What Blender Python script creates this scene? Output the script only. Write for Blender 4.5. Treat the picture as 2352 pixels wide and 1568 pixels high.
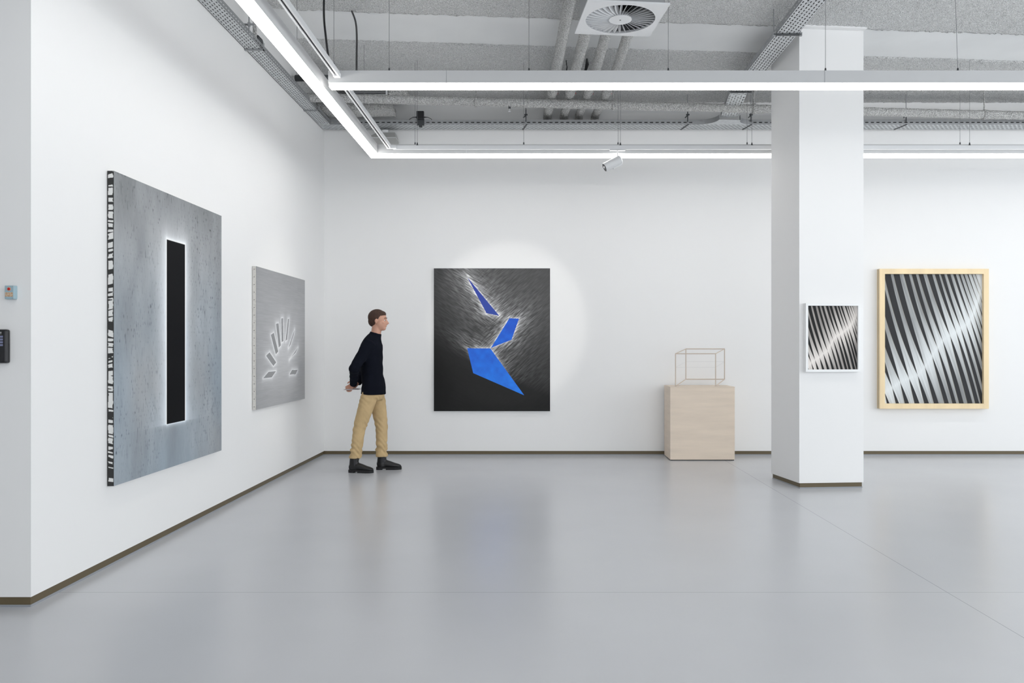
import bpy, bmesh, math, random
import numpy as np
from mathutils import Vector, Matrix
random.seed(7); np.random.seed(7)
S = bpy.context.scene
for o in list(bpy.data.objects): bpy.data.objects.remove(o)
C = S.collection
PI = math.pi

# ------------------------------------------------------------ camera, world, exposure
CX, CY, F, CH = 1225.0, 796.0, 1829.0, 1.4      # vanishing point, focal length in pixels, eye height
cam = bpy.data.cameras.new('camera'); camo = bpy.data.objects.new('camera', cam); C.objects.link(camo)
camo.location = (0, 0, CH); camo.rotation_euler = (PI/2, 0, 0)
cam.sensor_width = 36; cam.lens = F/2352*36
cam.shift_x = -(CX-1176)/2352; cam.shift_y = (CY-784)/2352
cam.clip_start = .05
S.camera = camo
S.view_settings.view_transform = 'Standard'; S.view_settings.look = 'None'
S.view_settings.exposure = 0.45; S.view_settings.gamma = 1
S.view_settings.use_curve_mapping = False
w = bpy.data.worlds.new('world'); S.world = w; w.use_nodes = True
w.node_tree.nodes['Background'].inputs[0].default_value = (.80, .90, 1, 1)
w.node_tree.nodes['Background'].inputs[1].default_value = 1.0

def area_light(name, loc, rot, sx, sy, power, col):
    l = bpy.data.lights.new(name, 'AREA'); l.shape = 'RECTANGLE'; l.size = sx; l.size_y = sy
    l.energy = power; l.color = col
    o = bpy.data.objects.new(name, l); C.objects.link(o); o.location = loc; o.rotation_euler = rot
    return o
# daylight through the tall windows in the right wall and in the wall behind the camera
area_light('window_daylight_right', (11.9, 1.2, 2.3), (0, PI/2, 0), 3.6, 11.0, 300, (.955, .985, 1))
area_light('window_daylight_front', (4.4, -4.9, 2.3), (PI/2, 0, 0), 11.0, 3.6, 195, (.985, .99, .995))
STRIP = 7.2      # strength of the luminous diffusers
def spot_light(name, loc, target, power, ang, blend, r=.03):
    l = bpy.data.lights.new(name, 'SPOT'); l.energy = power; l.spot_size = math.radians(ang); l.spot_blend = blend
    l.shadow_soft_size = r; l.color = (1, .97, .93)
    o = bpy.data.objects.new(name, l); C.objects.link(o); o.location = loc
    o.rotation_euler = (Vector(target)-Vector(loc)).to_track_quat('-Z', 'Y').to_euler()
    return o
spot_light('spot_beam_far', (.72, 8.76, 3.345), (-2.66, 8.45, 1.62), 42, 34, .7)
spot_light('spot_beam_near', (-.33, 4.43, 3.38), (-.33, 10.2, 1.75), 145, 21, .35)

# ------------------------------------------------------------ helpers
def srgb(r, g, b):
    f = lambda c: (c/255/12.92) if c/255 <= .04045 else ((c/255+.055)/1.055)**2.4
    return (f(r), f(g), f(b))
class MB:
    def __init__(s): s.v = []; s.f = []
    def add(s, vs, fs):
        n = len(s.v); s.v += [tuple(v) for v in vs]; s.f += [tuple(i+n for i in f) for f in fs]; return s
    def box(s, x0, x1, y0, y1, z0, z1):
        vs = [(x, y, z) for z in (z0, z1) for (x, y) in ((x0, y0), (x1, y0), (x1, y1), (x0, y1))]
        return s.add(vs, [(3,2,1,0), (4,5,6,7), (0,1,5,4), (1,2,6,5), (2,3,7,6), (3,0,4,7)])
    def obox(s, o, a, b, c):
        o, a, b, c = map(Vector, (o, a, b, c))
        vs = [o, o+a, o+a+b, o+b, o+c, o+a+c, o+a+b+c, o+b+c]
        return s.add(vs, [(3,2,1,0), (4,5,6,7), (0,1,5,4), (1,2,6,5), (2,3,7,6), (3,0,4,7)])
    def prism(s, poly, z0, z1):
        n = len(poly)
        vs = [(x, y, z0) for x, y in poly]+[(x, y, z1) for x, y in poly]
        fs = [tuple(reversed(range(n))), tuple(range(n, 2*n))]+[(i, (i+1) % n, n+(i+1) % n, n+i) for i in range(n)]
        return s.add(vs, fs)
    def tube(s, pts, r, n=12, noise=0, cap=True, up=None):
        """r: number, list of numbers or list of (ra, rb)"""
        pts = [Vector(p) for p in pts]; m = len(pts); vs = []; fs = []
        prev = None
        for i, p in enumerate(pts):
            t = (pts[min(i+1, m-1)]-pts[max(i-1, 0)]).normalized()
            if prev is None:
                a = Vector(up) if up else (Vector((0, 0, 1)) if abs(t.z) < .9 else Vector((1, 0, 0)))
            else: a = prev
            a = (a-t*a.dot(t)).normalized(); b = t.cross(a); prev = a
            rr = r[i] if isinstance(r, (list, tuple)) else r
            ra, rb = rr if isinstance(rr, (list, tuple)) else (rr, rr)
            for k in range(n):
                q = 2*PI*k/n; e = 1+random.uniform(-noise, noise)
                vs.append(p+a*math.cos(q)*ra*e+b*math.sin(q)*rb*e)
        for i in range(m-1):
            for k in range(n):
                fs.append((i*n+k, i*n+(k+1) % n, (i+1)*n+(k+1) % n, (i+1)*n+k))
        if cap: fs += [tuple(reversed(range(n))), tuple((m-1)*n+k for k in range(n))]
        return s.add(vs, fs)
    def ell(s, c, r, nu=20, nv=12, rot=None):
        vs = []; fs = []; c = Vector(c)
        R = rot or Matrix.Identity(3)
        for j in range(1, nv):
            for i in range(nu):
                a = 2*PI*i/nu; b = PI*j/nv
                vs.append(c+R @ Vector((r[0]*math.sin(b)*math.cos(a), r[1]*math.sin(b)*math.sin(a), r[2]*math.cos(b))))
        vs += [c+R @ Vector((0, 0, r[2])), c-R @ Vector((0, 0, r[2]))]; T = len(vs)-2; B = T+1
        for j in range(nv-2):
            for i in range(nu): fs.append((j*nu+i, (j+1)*nu+i, (j+1)*nu+(i+1) % nu, j*nu+(i+1) % nu))
        for i in range(nu):
            fs.append((T, i, (i+1) % nu)); fs.append((B, (nv-2)*nu+(i+1) % nu, (nv-2)*nu+i))
        return s.add(vs, fs)
    def perf(s, o, u, v, L, W, rows, pitch=.05, sl=.026, sw=.007, stag=True):
        """thin sheet with real slots: o corner, u length dir, v width dir"""
        o, u, v = map(Vector, (o, u, v)); bw = W/rows
        for r in range(rows):
            off = (pitch/2 if (stag and r % 2) else 0); x = -off
            while x < L-1e-6:
                a0, a1 = max(x, 0), min(x+pitch, L); b0, b1 = r*bw, (r+1)*bw
                h0, h1 = x+(pitch-sl)/2, x+(pitch+sl)/2; c = (b0+b1)/2; g0, g1 = c-sw/2, c+sw/2
                P = lambda a, b: o+u*a+v*b
                if h0 <= a0 or h1 >= a1:
                    s.add([P(a0, b0), P(a1, b0), P(a1, b1), P(a0, b1)], [(0, 1, 2, 3)])
                else:
                    s.add([P(a0, b0), P(a1, b0), P(a1, b1), P(a0, b1), P(h0, g0), P(h1, g0), P(h1, g1), P(h0, g1)],
                          [(0,1,5,4), (1,2,6,5), (2,3,7,6), (3,0,4,7)])
                x += pitch
        return s
def obj(name, mb, mat, parent=None, smooth=False, bevel=0, loc=None):
    me = bpy.data.meshes.new(name); me.from_pydata(mb.v, [], mb.f); me.update()
    if not mb_keep(mb):
        bm = bmesh.new(); bm.from_mesh(me); bmesh.ops.recalc_face_normals(bm, faces=bm.faces); bm.to_mesh(me); bm.free()
    o = bpy.data.objects.new(name, me); C.objects.link(o)
    if mat: me.materials.append(mat)
    if smooth:
        for p in me.polygons: p.use_smooth = True
    if bevel:
        b = o.modifiers.new('bevel', 'BEVEL'); b.width = bevel; b.segments = 2; b.limit_method = 'ANGLE'
    if parent:
        o.parent = parent
        # parts are modelled in world coordinates: shift into the parent's frame
        o.matrix_parent_inverse = root_matrix(parent).inverted()
    return o
def mb_keep(mb): return getattr(mb, 'keep', False)
def root_matrix(p):
    m = Matrix.LocRotScale(p.location, p.rotation_euler, p.scale)
    return (root_matrix(p.parent) @ p.matrix_parent_inverse @ m) if p.parent else m
def thing(name, label, cat, loc=(0, 0, 0), group=None):
    o = bpy.data.objects.new(name, None); C.objects.link(o); o.location = loc; o.empty_display_size = .1
    o['label'] = label; o['category'] = cat
    if group: o['group'] = group
    return o
def tag(o, label, cat, group=None):
    o['label'] = label; o['category'] = cat
    if group: o['group'] = group
    return o
def struct(name, mb, mat, **k):
    o = obj(name, mb, mat, **k); o['kind'] = 'structure'; return o
def unpY(px, py, Y): return Vector(((px-CX)*Y/F, Y, CH-(py-CY)*Y/F))
def lerp(a, b, t): return a+(b-a)*t
def path(pts, step):
    out = []
    for a, b in zip(pts[:-1], pts[1:]):
        a = Vector(a); b = Vector(b); n = max(1, int((b-a).length/step))
        out += [a.lerp(b, i/n) for i in range(n)]
    return out+[Vector(pts[-1])]

# ------------------------------------------------------------ materials
def mat(name, col, rough=.6, metal=0, spec=.5, bump=None, var=None, emit=None, aniso=None):
    m = bpy.data.materials.new(name); m.use_nodes = True; nt = m.node_tree; b = nt.nodes['Principled BSDF']
    b.inputs['Base Color'].default_value = (*col, 1); b.inputs['Roughness'].default_value = rough
    b.inputs['Metallic'].default_value = metal; b.inputs['Specular IOR Level'].default_value = spec
    N = nt.nodes.new; L = nt.links.new
    tc = N('ShaderNodeTexCoord')
    if var:      # (scale, amount, stretch xyz, detail)
        sc, amt, st, det = var
        mp = N('ShaderNodeMapping'); mp.inputs['Scale'].default_value = st; L(tc.outputs['Object'], mp.inputs[0])
        n = N('ShaderNodeTexNoise'); n.inputs['Scale'].default_value = sc; n.inputs['Detail'].default_value = det
        L(mp.outputs[0], n.inputs['Vector'])
        r = N('ShaderNodeValToRGB'); r.color_ramp.elements[0].position = .3; r.color_ramp.elements[1].position = .7
        r.color_ramp.elements[0].color = (*[c*(1-amt) for c in col], 1)
        r.color_ramp.elements[1].color = (*[min(1, c*(1+amt)) for c in col], 1)
        L(n.outputs['Fac'], r.inputs[0]); L(r.outputs[0], b.inputs['Base Color'])
    if bump:     # (scale, strength, distance)
        sc, st, di = bump
        n = N('ShaderNodeTexNoise'); n.inputs['Scale'].default_value = sc; n.inputs['Detail'].default_value = 3
        L(tc.outputs['Object'], n.inputs['Vector'])
        bp = N('ShaderNodeBump'); bp.inputs['Strength'].default_value = st; bp.inputs['Distance'].default_value = di
        L(n.outputs['Fac'], bp.inputs['Height']); L(bp.outputs[0], b.inputs['Normal'])
    if emit:
        b.inputs['Emission Color'].default_value = (*emit[0], 1); b.inputs['Emission Strength'].default_value = emit[1]
    return m
M = {}
M['wall'] = mat('white wall paint', (.86, .86, .857), .85, spec=.25, bump=(6, .02, .01))
M['beam'] = mat('pale smooth concrete paint', (.80, .81, .81), .8, spec=.3, var=(1.2, .05, (1, 1, 1), 3))
M['spray'] = mat('sprayed acoustic plaster', (.76, .765, .76), .95, spec=.15, bump=(75, 1.0, .03), var=(110, .30, (1, 1, 1), 2))
M['spraypipe'] = mat('sprayed pipe plaster', (.62, .62, .61), .95, spec=.15, bump=(70, 1.0, .035), var=(80, .38, (1, 1, 1), 2))
M['skirt'] = mat('bronze skirting', srgb(98, 86, 62), .45, metal=.0, spec=.5)
M['lip'] = mat('grey floor upstand', srgb(150, 154, 160), .35)
M['white_metal'] = mat('white powder coated metal', (.72, .73, .74), .4)
M['housing'] = mat('light grey lamp housing', (.57, .575, .58), .45)
M['diffuser'] = mat('luminous opal diffuser', (.9, .9, .9), .5, emit=((1, .975, .945), STRIP))
M['galv'] = mat('galvanised steel', (.62, .64, .65), .5, metal=.45, var=(25, .12, (1, 1, 1), 3))
M['galv_dark'] = mat('dull galvanised steel', (.36, .37, .38), .5, metal=.5)
M['dark_metal'] = mat('dark steel', (.07, .075, .08), .5, metal=.3)
M['black'] = mat('black plastic', (.012, .012, .014), .35)
M['wire'] = mat('steel wire', (.22, .22, .23), .5, metal=.3)
M['slot'] = mat('track slot dark', (.05, .05, .055), .7)
M['red'] = mat('red tape', (.45, .04, .05), .6)
M['green'] = mat('green tag', (.05, .5, .2), .6)
M['grey_box'] = mat('grey painted metal', (.42, .42, .41), .5)
M['ply'] = mat('pale plywood', srgb(228, 213, 196), .55, spec=.35, var=(2.2, .055, (1, 1, 8), 6))
M['ply_edge'] = mat('plywood edge', srgb(150, 130, 112), .7)
M['frame_wire'] = mat('thin bronze rod', srgb(200, 186, 172), .5)
M['string'] = mat('fine thread', srgb(205, 205, 205), .7)
M['pine'] = mat('light pine frame', srgb(240, 218, 178), .5, spec=.35, var=(6, .08, (1, 1, .2), 4))
M['white_frame'] = mat('white lacquered frame', (.86, .87, .87), .35)
M['canvas_raw'] = mat('raw canvas edge', srgb(205, 203, 198), .9, var=(60, .08, (1, 1, 1), 2))
M['nail'] = mat('small dark tacks', srgb(95, 92, 88), .5, metal=.6)
M['sensor'] = mat('pale blue plastic', srgb(158, 184, 194), .45)
M['red_led'] = mat('red button', srgb(190, 20, 15), .35)
M['orange_ring'] = mat('pale orange ring', srgb(222, 170, 140), .5)
M['label_beige'] = mat('beige printed panel', srgb(206, 186, 160), .6)
M['label_mark'] = mat('orange brown printing', srgb(168, 110, 70), .6)
M['key'] = mat('blue grey keys', srgb(120, 125, 155), .5)
M['key_white'] = mat('white printing', srgb(230, 230, 230), .5)
M['skin'] = mat('skin', srgb(196, 148, 126), .55)
M['hair'] = mat('short brown hair', srgb(62, 38, 26), .7, bump=(160, .8, .01), var=(80, .3, (1, 1, .3), 2))
M['sweater'] = mat('black navy sweater', srgb(15, 18, 28), .95, spec=.12, bump=(220, .5, .004))
M['trousers'] = mat('tan cotton trousers', srgb(196, 170, 128), .85, spec=.2, var=(9, .07, (1, 1, 1), 4), bump=(9, .35, .03))
M['boot'] = mat('black boot leather', (.006, .006, .007), .38)
M['sole'] = mat('black rubber sole', (.010, .010, .011), .8)
M['elastic'] = mat('dark grey elastic', (.035, .035, .04), .8)
M['paper'] = mat('folded paper', srgb(215, 205, 205), .7)
M['eye'] = mat('eye white', (.7, .68, .66), .3)
M['iris'] = mat('dark iris', (.05, .03, .02), .3)
M['chrome'] = mat('bright steel', (.75, .75, .75), .25, metal=.9)

def floor_mat():
    m = bpy.data.materials.new('grey epoxy floor'); m.use_nodes = True; nt = m.node_tree; b = nt.nodes['Principled BSDF']
    N = nt.nodes.new; L = nt.links.new; tc = N('ShaderNodeTexCoord')
    n = N('ShaderNodeTexNoise'); n.inputs['Scale'].default_value = .7; n.inputs['Detail'].default_value = 3; n.inputs['Roughness'].default_value = .6
    L(tc.outputs['Object'], n.inputs['Vector'])
    r = N('ShaderNodeValToRGB'); r.color_ramp.elements[0].position = .35; r.color_ramp.elements[1].position = .65
    r.color_ramp.elements[0].color = (*srgb(196, 198, 202), 1); r.color_ramp.elements[1].color = (*srgb(200, 202, 206), 1)
    L(n.outputs['Fac'], r.inputs[0])
    sp = N('ShaderNodeSeparateXYZ'); L(tc.outputs['Object'], sp.inputs[0])
    def line(out, pos, wdt):
        a = N('ShaderNodeMath'); a.operation = 'SUBTRACT'; L(out, a.inputs[0]); a.inputs[1].default_value = pos
        c = N('ShaderNodeMath'); c.operation = 'ABSOLUTE'; L(a.outputs[0], c.inputs[0])
        d = N('ShaderNodeMath'); d.operation = 'LESS_THAN'; L(c.outputs[0], d.inputs[0]); d.inputs[1].default_value = wdt
        return d
    l1 = line(sp.outputs['X'], 2.36, .0022); l2 = line(sp.outputs['Y'], 4.54, .0022)
    mx = N('ShaderNodeMath'); mx.operation = 'MAXIMUM'; L(l1.outputs[0], mx.inputs[0]); L(l2.outputs[0], mx.inputs[1])
    mf = N('ShaderNodeMath'); mf.operation = 'MULTIPLY'; L(mx.outputs[0], mf.inputs[0]); mf.inputs[1].default_value = .55
    mc = N('ShaderNodeMixRGB'); mc.inputs[2].default_value = (*srgb(105, 108, 114), 1)
    L(mf.outputs[0], mc.inputs[0]); L(r.outputs[0], mc.inputs[1])
    # faint specks of dust
    sn = N('ShaderNodeTexVoronoi'); sn.inputs['Scale'].default_value = 3.2; L(tc.outputs['Object'], sn.inputs['Vector'])
    st = N('ShaderNodeMath'); st.operation = 'LESS_THAN'; L(sn.outputs['Distance'], st.inputs[0]); st.inputs[1].default_value = .012
    sm = N('ShaderNodeMath'); sm.operation = 'MULTIPLY'; L(st.outputs[0], sm.inputs[0]); sm.inputs[1].default_value = .25
    mc2 = N('ShaderNodeMixRGB'); mc2.inputs[2].default_value = (.2, .2, .2, 1); L(sm.outputs[0], mc2.inputs[0]); L(mc.outputs[0], mc2.inputs[1])
    L(mc2.outputs[0], b.inputs['Base Color'])
    b.inputs['Roughness'].default_value = .27; b.inputs['Specular IOR Level'].default_value = .62
    n2 = N('ShaderNodeTexNoise'); n2.inputs['Scale'].default_value = .8; n2.inputs['Detail'].default_value = 1; L(tc.outputs['Object'], n2.inputs['Vector'])
    mr = N('ShaderNodeMapRange'); mr.inputs[3].default_value = .24; mr.inputs[4].default_value = .28; L(n2.outputs['Fac'], mr.inputs[0])
    L(mr.outputs[0], b.inputs['Roughness'])
    return m
M['floor'] = floor_mat()

# ------------------------------------------------------------ room shell
YB = 10.28; XL = -2.70; YN = 4.28; ZC = 4.55; XR = 12.0; YF = -5.0; XN = -7.5; SK0, SK1 = .012, .055
struct('floor', MB().box(XN-.2, XR+.2, YF-.2, YB+.25, -.15, 0), M['floor'])
struct('wall_back', MB().box(XL-.25, XR+.2, YB, YB+.25, SK1, ZC+.2), M['wall'])
struct('wall_left', MB().box(XL-.25, XL, YN+.02, YB, SK1, ZC+.2), M['wall'])
struct('wall_left_near', MB().box(XN, XL-.0, YN, YN+.02, SK1, ZC+.2), M['wall'])
struct('wall_side', MB().box(XN-.2, XN, YF, YN+.02, 0, ZC+.2), M['wall'])
# right wall and front wall with tall window openings (outside the frame)
def wall_with_openings(name, axis, pos, thick, a0, a1, openings, z0, z1):
    mb = MB(); zt = ZC+.2
    def bx(p, q, lo, hi):
        if q-p < 1e-4: return
        if axis == 'x': mb.box(pos, pos+thick, p, q, lo, hi)
        else: mb.box(p, q, pos, pos+thick, lo, hi)
    cur = a0
    for (p, q) in openings:
        bx(cur, p, 0, zt); bx(p, q, 0, z0); bx(p, q, z1, zt); cur = q
    bx(cur, a1, 0, zt)
    struct(name, mb, M['wall'])
opR = [(-3.0+i*3.1, -3.0+i*3.1+2.7) for i in range(4)]
wall_with_openings('wall_right', 'x', XR, .2, YF, YB, opR, .5, 4.1)
opF = [(-1.2+i*3.1, -1.2+i*3.1+2.7) for i in range(4)]
wall_with_openings('wall_front', 'y', YF-.2, .2, XN, XR, opF, .5, 4.1)
k = 0
for axis, ops in (('x', opR), ('y', opF)):
    for (p, q) in ops:
        k += 1; mb = MB()
        for (a, b, lo, hi) in ((p, p+.06, .5, 4.1), (q-.06, q, .5, 4.1), (p, q, .5, .56), (p, q, 4.04, 4.1), ((p+q)/2-.03, (p+q)/2+.03, .5, 4.1)):
            if axis == 'x': mb.box(XR+.06, XR+.12, a, b, lo, hi)
            else: mb.box(a, b, YF-.12, YF-.06, lo, hi)
        struct('window_%d' % k, mb, M['dark_metal'])
# ceiling: sprayed plaster on both sides of a smooth beam that runs over the pillar, turned about five degrees
SL = .083
n0 = lambda x: 7.64+SL*x
f0 = lambda x: 8.37+SL*x
# sprayed soffits as finely gridded, really bumpy sheets
def spray_sheet(name, x0, x1, ya, yb, z, step, amp):
    nx = int((x1-x0)/step); me = bpy.data.meshes.new(name)
    xs = np.linspace(x0, x1, nx+1); ny = max(2, int((yb(0)-ya(0))/step))
    t = np.linspace(0, 1, ny+1)
    X = np.repeat(xs[:, None], ny+1, 1); Ya = np.array([ya(x) for x in xs])[:, None]; Yb = np.array([yb(x) for x in xs])[:, None]
    Y = Ya+(Yb-Ya)*t[None, :]
    Z = z+np.random.uniform(-amp, amp, X.shape)
    edge = (t < 1e-6) | (t > 1-1e-6)
    Y[:, edge] += np.random.uniform(-.012, .012, Y[:, edge].shape)
    co = np.stack([X, Y, Z], -1).reshape(-1, 3)
    i = np.arange(nx)[:, None]*(ny+1)+np.arange(ny)[None, :]
    fc = np.stack([i, i+ny+1, i+ny+2, i+1], -1).reshape(-1, 4)[:, ::-1]
    # skirts so that the sheet has thickness
    top = co.copy(); top[:, 2] = z+.05
    n = len(co)
    idx = np.arange(nx)*(ny+1)
    s1 = np.stack([idx, idx+ny+1, idx+ny+1+n, idx+n], -1); s2 = np.stack([idx+ny, idx+ny+n, idx+2*ny+1+n, idx+2*ny+1], -1)
    fc = np.concatenate([fc, s1, s2]); co = np.concatenate([co, top])
    me.vertices.add(len(co)); me.vertices.foreach_set('co', co.ravel())
    me.loops.add(fc.size); me.loops.foreach_set('vertex_index', fc.ravel().astype(np.int32))
    me.polygons.add(len(fc)); me.polygons.foreach_set('loop_start', np.arange(0, fc.size, 4, dtype=np.int32))
    me.update(calc_edges=True); me.materials.append(M['spray'])
    o = bpy.data.objects.new(name, me); C.objects.link(o); o['kind'] = 'structure'
    return o
struct('ceiling', MB().box(XN-.2, XR+.2, YF-.2, YB+.25, ZC+.10, ZC+.2), M['spray'])
spray_sheet('ceiling_near', XL-.1, 9.0, lambda x: 5.2, n0, ZC, .025, .006)
spray_sheet('ceiling_far', XL-.1, 9.0, f0, lambda x: YB+.02, ZC, .025, .006)
struct('ceiling_front', MB().prism([(XN, YF), (XR, YF), (XR, 5.2), (XN, 5.2)], ZC, ZC+.1), M['spray'])
struct('ceiling_side', MB().prism([(9.0, 5.2), (XR, 5.2), (XR, YB), (9.0, YB)], ZC, ZC+.1), M['spray'])
struct('trim_1', MB().prism([(XL, n0(XL)-.05), (9.0, n0(9)-.05), (9.0, f0(9)+.05), (XL, f0(XL)+.05)], ZC+.014, ZC+.10), M['beam'])
# pillar
PA, PB, PC_, PD = (2.622, 7.85), (3.278, 7.905), (3.19, 8.52), (2.528, 8.46)
struct('wall_pillar', MB().prism([PA, PB, PC_, PD], SK1, ZC+.06), M['wall'])
def inset(poly, d):
    c = Vector((sum(p[0] for p in poly)/len(poly), sum(p[1] for p in poly)/len(poly)))
    return [tuple(Vector(p)+(c-Vector(p)).normalized()*d) for p in poly]
struct('baseboard_pillar', MB().prism(inset([PA, PB, PC_, PD], .016), SK0, SK1), M['skirt'])
struct('trim_2', MB().prism(inset([PA, PB, PC_, PD], .012), 0, SK0), M['lip'])
struct('trim_3', MB().prism([(2.60, 7.79), (3.29, 7.85), (3.28, 7.90), (2.61, 7.845)], ZC-.016, ZC+.06), M['wall'])
# recessed skirting and the small upstand of the floor below it
struct('baseboard_back', MB().box(XL-.03, XR, YB+.008, YB+.03, SK0, SK1), M['skirt'])
struct('baseboard_left', MB().box(XL-.03, XL-.008, YN+.008, YB+.007, SK0, SK1), M['skirt'])
struct('baseboard_near', MB().box(XN, XL-.0301, YN+.008, YN+.03, SK0, SK1), M['skirt'])
struct('trim_4', MB().box(XL-.03, XR, YB+.004, YB+.03, 0, SK0), M['lip'])
struct('trim_5', MB().box(XL-.03, XL-.004, YN+.004, YB+.0035, 0, SK0), M['lip'])
struct('trim_6', MB().box(XN, XL-.0301, YN+.004, YN+.03, 0, SK0), M['lip'])

# ------------------------------------------------------------ strip lights
ZS, LIP, ZH, WD = 3.50, .03, 3.63, .09
def suspension(parent, x, y, z0, z1=ZC-.004, dx=0):
    wv = obj('suspension_wire', MB().tube([(x, y, z0+.01), (x+dx, y, z1)], .0019, 6), M['wire'], parent)
    obj('cable_grip', MB().tube([(x, y, z0), (x, y, z0+.004), (x, y, z0+.014), (x, y, z0+.032), (x, y, z0+.036)], [.014, .013, .008, .006, .003], 12), M['dark_metal'], wv, smooth=True)
# left run
t = thing('strip_light', 'long white strip light running toward the viewer beside the left wall', 'light', (-1.763, 4.7, ZS), 'suspended strip lights')
obj('housing', MB().box(-1.808, -1.718, .6, 8.87, ZS+LIP, ZH), M['housing'], t)
obj('diffuser', MB().box(-1.807, -1.719, .6, 8.87, ZS, ZS+LIP), M['diffuser'], t)
for y in (2.0, 4.3, 5.94, 8.3): suspension(t, -1.763, y, ZH)
# back run, abutting the left one
t = thing('strip_light', 'farthest strip light, running parallel to the back wall and passing behind the pillar', 'light', (3.2, 8.82, ZS), 'suspended strip lights')
obj('housing', MB().box(-1.717, 10.6, 8.78, 8.87, ZS+LIP, ZH), M['housing'], t)
obj('diffuser', MB().box(-1.717, 10.6, 8.781, 8.869, ZS, ZS+LIP), M['diffuser'], t)
for px in (953.5, 1203, 1419.5, 1716, 2205): suspension(t, (px-CX)*8.825/F, 8.825, ZH)
for px in (1071, 1905): obj('joint', MB().box((px-CX)*8.8/F, (px-CX)*8.8/F+.004, 8.778, 8.87, ZS+LIP, ZH+.001), M['white_metal'], t)
# front run
t = thing('strip_light', 'nearer cross strip light hanging in front of the pillar, its square end at left', 'light', (3.2, 6.475, ZS), 'suspended strip lights')
mb = MB().box(-1.652, 10.6, 6.43, 6.52, ZS+LIP, ZH)
obj('housing', mb, M['housing'], t)
obj('diffuser', MB().box(-1.651, 10.6, 6.431, 6.519, ZS, ZS+LIP), M['diffuser'], t)
obj('end_cap', MB().box(-1.656, -1.652, 6.43, 6.52, ZS+LIP, ZH), M['white_metal'], t)
for px, dx in ((894, 0), (1215, 0), (1535, 0), (1896, 0), (2200, -.03)): suspension(t, (px-CX)*6.475/F, 6.475, ZH, dx=dx)
for px in (1025, 1894): obj('joint', MB().box((px-CX)*6.43/F, (px-CX)*6.43/F+.003, 6.4285, 6.5, ZS+LIP, ZH), M['galv_dark'], t)
# unseen right and near sides of the lit frame, added for their light
t = thing('strip_light', 'unseen strip light added to close the frame of lamps on its right side, outside the picture', 'light', (10.65, 4.7, ZS), 'suspended strip lights')
obj('housing', MB().box(10.601, 10.69, .6, 8.87, ZS+LIP, ZH), M['housing'], t)
obj('diffuser', MB().box(10.602, 10.689, .6, 8.87, ZS, ZS+LIP), M['diffuser'], t)
t = thing('strip_light', 'unseen strip light added above the viewer to close the frame of lamps, outside the picture', 'light', (3.2, .55, ZS), 'suspended strip lights')
obj('housing', MB().box(-1.717, 10.6, .6, .69, ZS+LIP, ZH), M['housing'], t)
obj('diffuser', MB().box(-1.717, 10.6, .601, .689, ZS, ZS+LIP), M['diffuser'], t)

# tracks
def track(name, label, x0, x1, y0, y1, z0, alongx, wires):
    t = thing(name, label, 'light track', ((x0+x1)/2, (y0+y1)/2, z0), 'spotlight tracks')
    z1 = z0+.042
    if alongx:
        c = (y0+y1)/2
        mb = MB().box(x0, x1, y0, c-.008, z0, z1).box(x0, x1, c+.008, y1, z0, z1).box(x0, x1, c-.008, c+.008, z0+.012, z1)
        sl = MB().box(x0+.05, x1-.05, c-.0079, c+.0079, z0+.009, z0+.0119)
    else:
        c = (x0+x1)/2
        mb = MB().box(x0, c-.008, y0, y1, z0, z1).box(c+.008, x1, y0, y1, z0, z1).box(c-.008, c+.008, y0, y1, z0+.012, z1)
        sl = MB().box(c-.0079, c+.0079, y0+.05, y1-.05, z0+.007, z0+.0119)
    obj('rail', mb, M['white_metal'], t); obj('slot', sl, M['slot'], t)
    for (x, y) in wires: suspension(t, x, y, z1)
    return t
tk = track('light_track', 'white spotlight track from overhead down to the nearer cross strip light', -1.602, -1.558, .7, 6.40, 3.57, False, [(-1.58, 6.31), (-1.58, 3.6)])
obj('connector', MB().box(-1.606, -1.554, 6.37, 6.4299, 3.567, 3.60), M['white_metal'], tk)
tk = track('light_track', 'white spotlight track between the nearer cross strip light and the far corner', -1.602, -1.558, 6.53, 8.70, 3.57, False, [])
obj('connector', MB().box(-1.606, -1.50, 8.70, 8.729, 3.567, 3.60), M['white_metal'], tk)
track('light_track', 'thin white spotlight track along the front of the farthest strip light', -1.54, 8.2, 8.73, 8.77, 3.565, True,
      [((px-CX)*8.75/F, 8.75) for px in (958.5, 1425, 1727, 2227)])

# spotlights
def spotlight(label, base, zt, center, d, R=.043, Lh=.21):
    d = Vector(d).normalized(); c = Vector(center); t = thing('spotlight', label, 'spotlight', base, 'gallery spotlights')
    obj('adapter', MB().box(base[0]-.085, base[0]+.085, base[1]-.016, base[1]+.016, zt-.012, zt-.001), M['white_metal'], t, bevel=.002)
    obj('stem', MB().tube([(base[0], base[1], zt-.012), (base[0], base[1], c.z+.02)], .006, 10), M['white_metal'], t)
    a = c-d*Lh/2; b = c+d*Lh/2
    sh = obj('lamp_body', MB().tube([a, a+d*.004, a+d*.012, b-d*.003, b], [R*.72, R*.86, R, R, R*.97], 32, cap=True), M['white_metal'], t, smooth=True)
    md = sh.modifiers.new('split', 'EDGE_SPLIT'); md.split_angle = math.radians(35)
    e = d.cross(Vector((0, 0, 1))).normalized()
    dn = d.cross(e).normalized()
    if dn.z > 0: dn = -dn
    o1 = a+d*.012+dn*(R-.008)-e*.018
    obj('driver_box', MB().obox(o1, d*.115, e*.036, dn*.016), M['white_metal'], t, bevel=.003)
    rim = obj('reflector_ring', MB().tube([b-d*.004, b+d*.0015], [R*.86, R*.86], 28, cap=True), M['black'], t)
    obj('lens', MB().ell(b-d*.004, (.015, .015, .015), 16, 10), M['chrome'], t, smooth=True)
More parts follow.
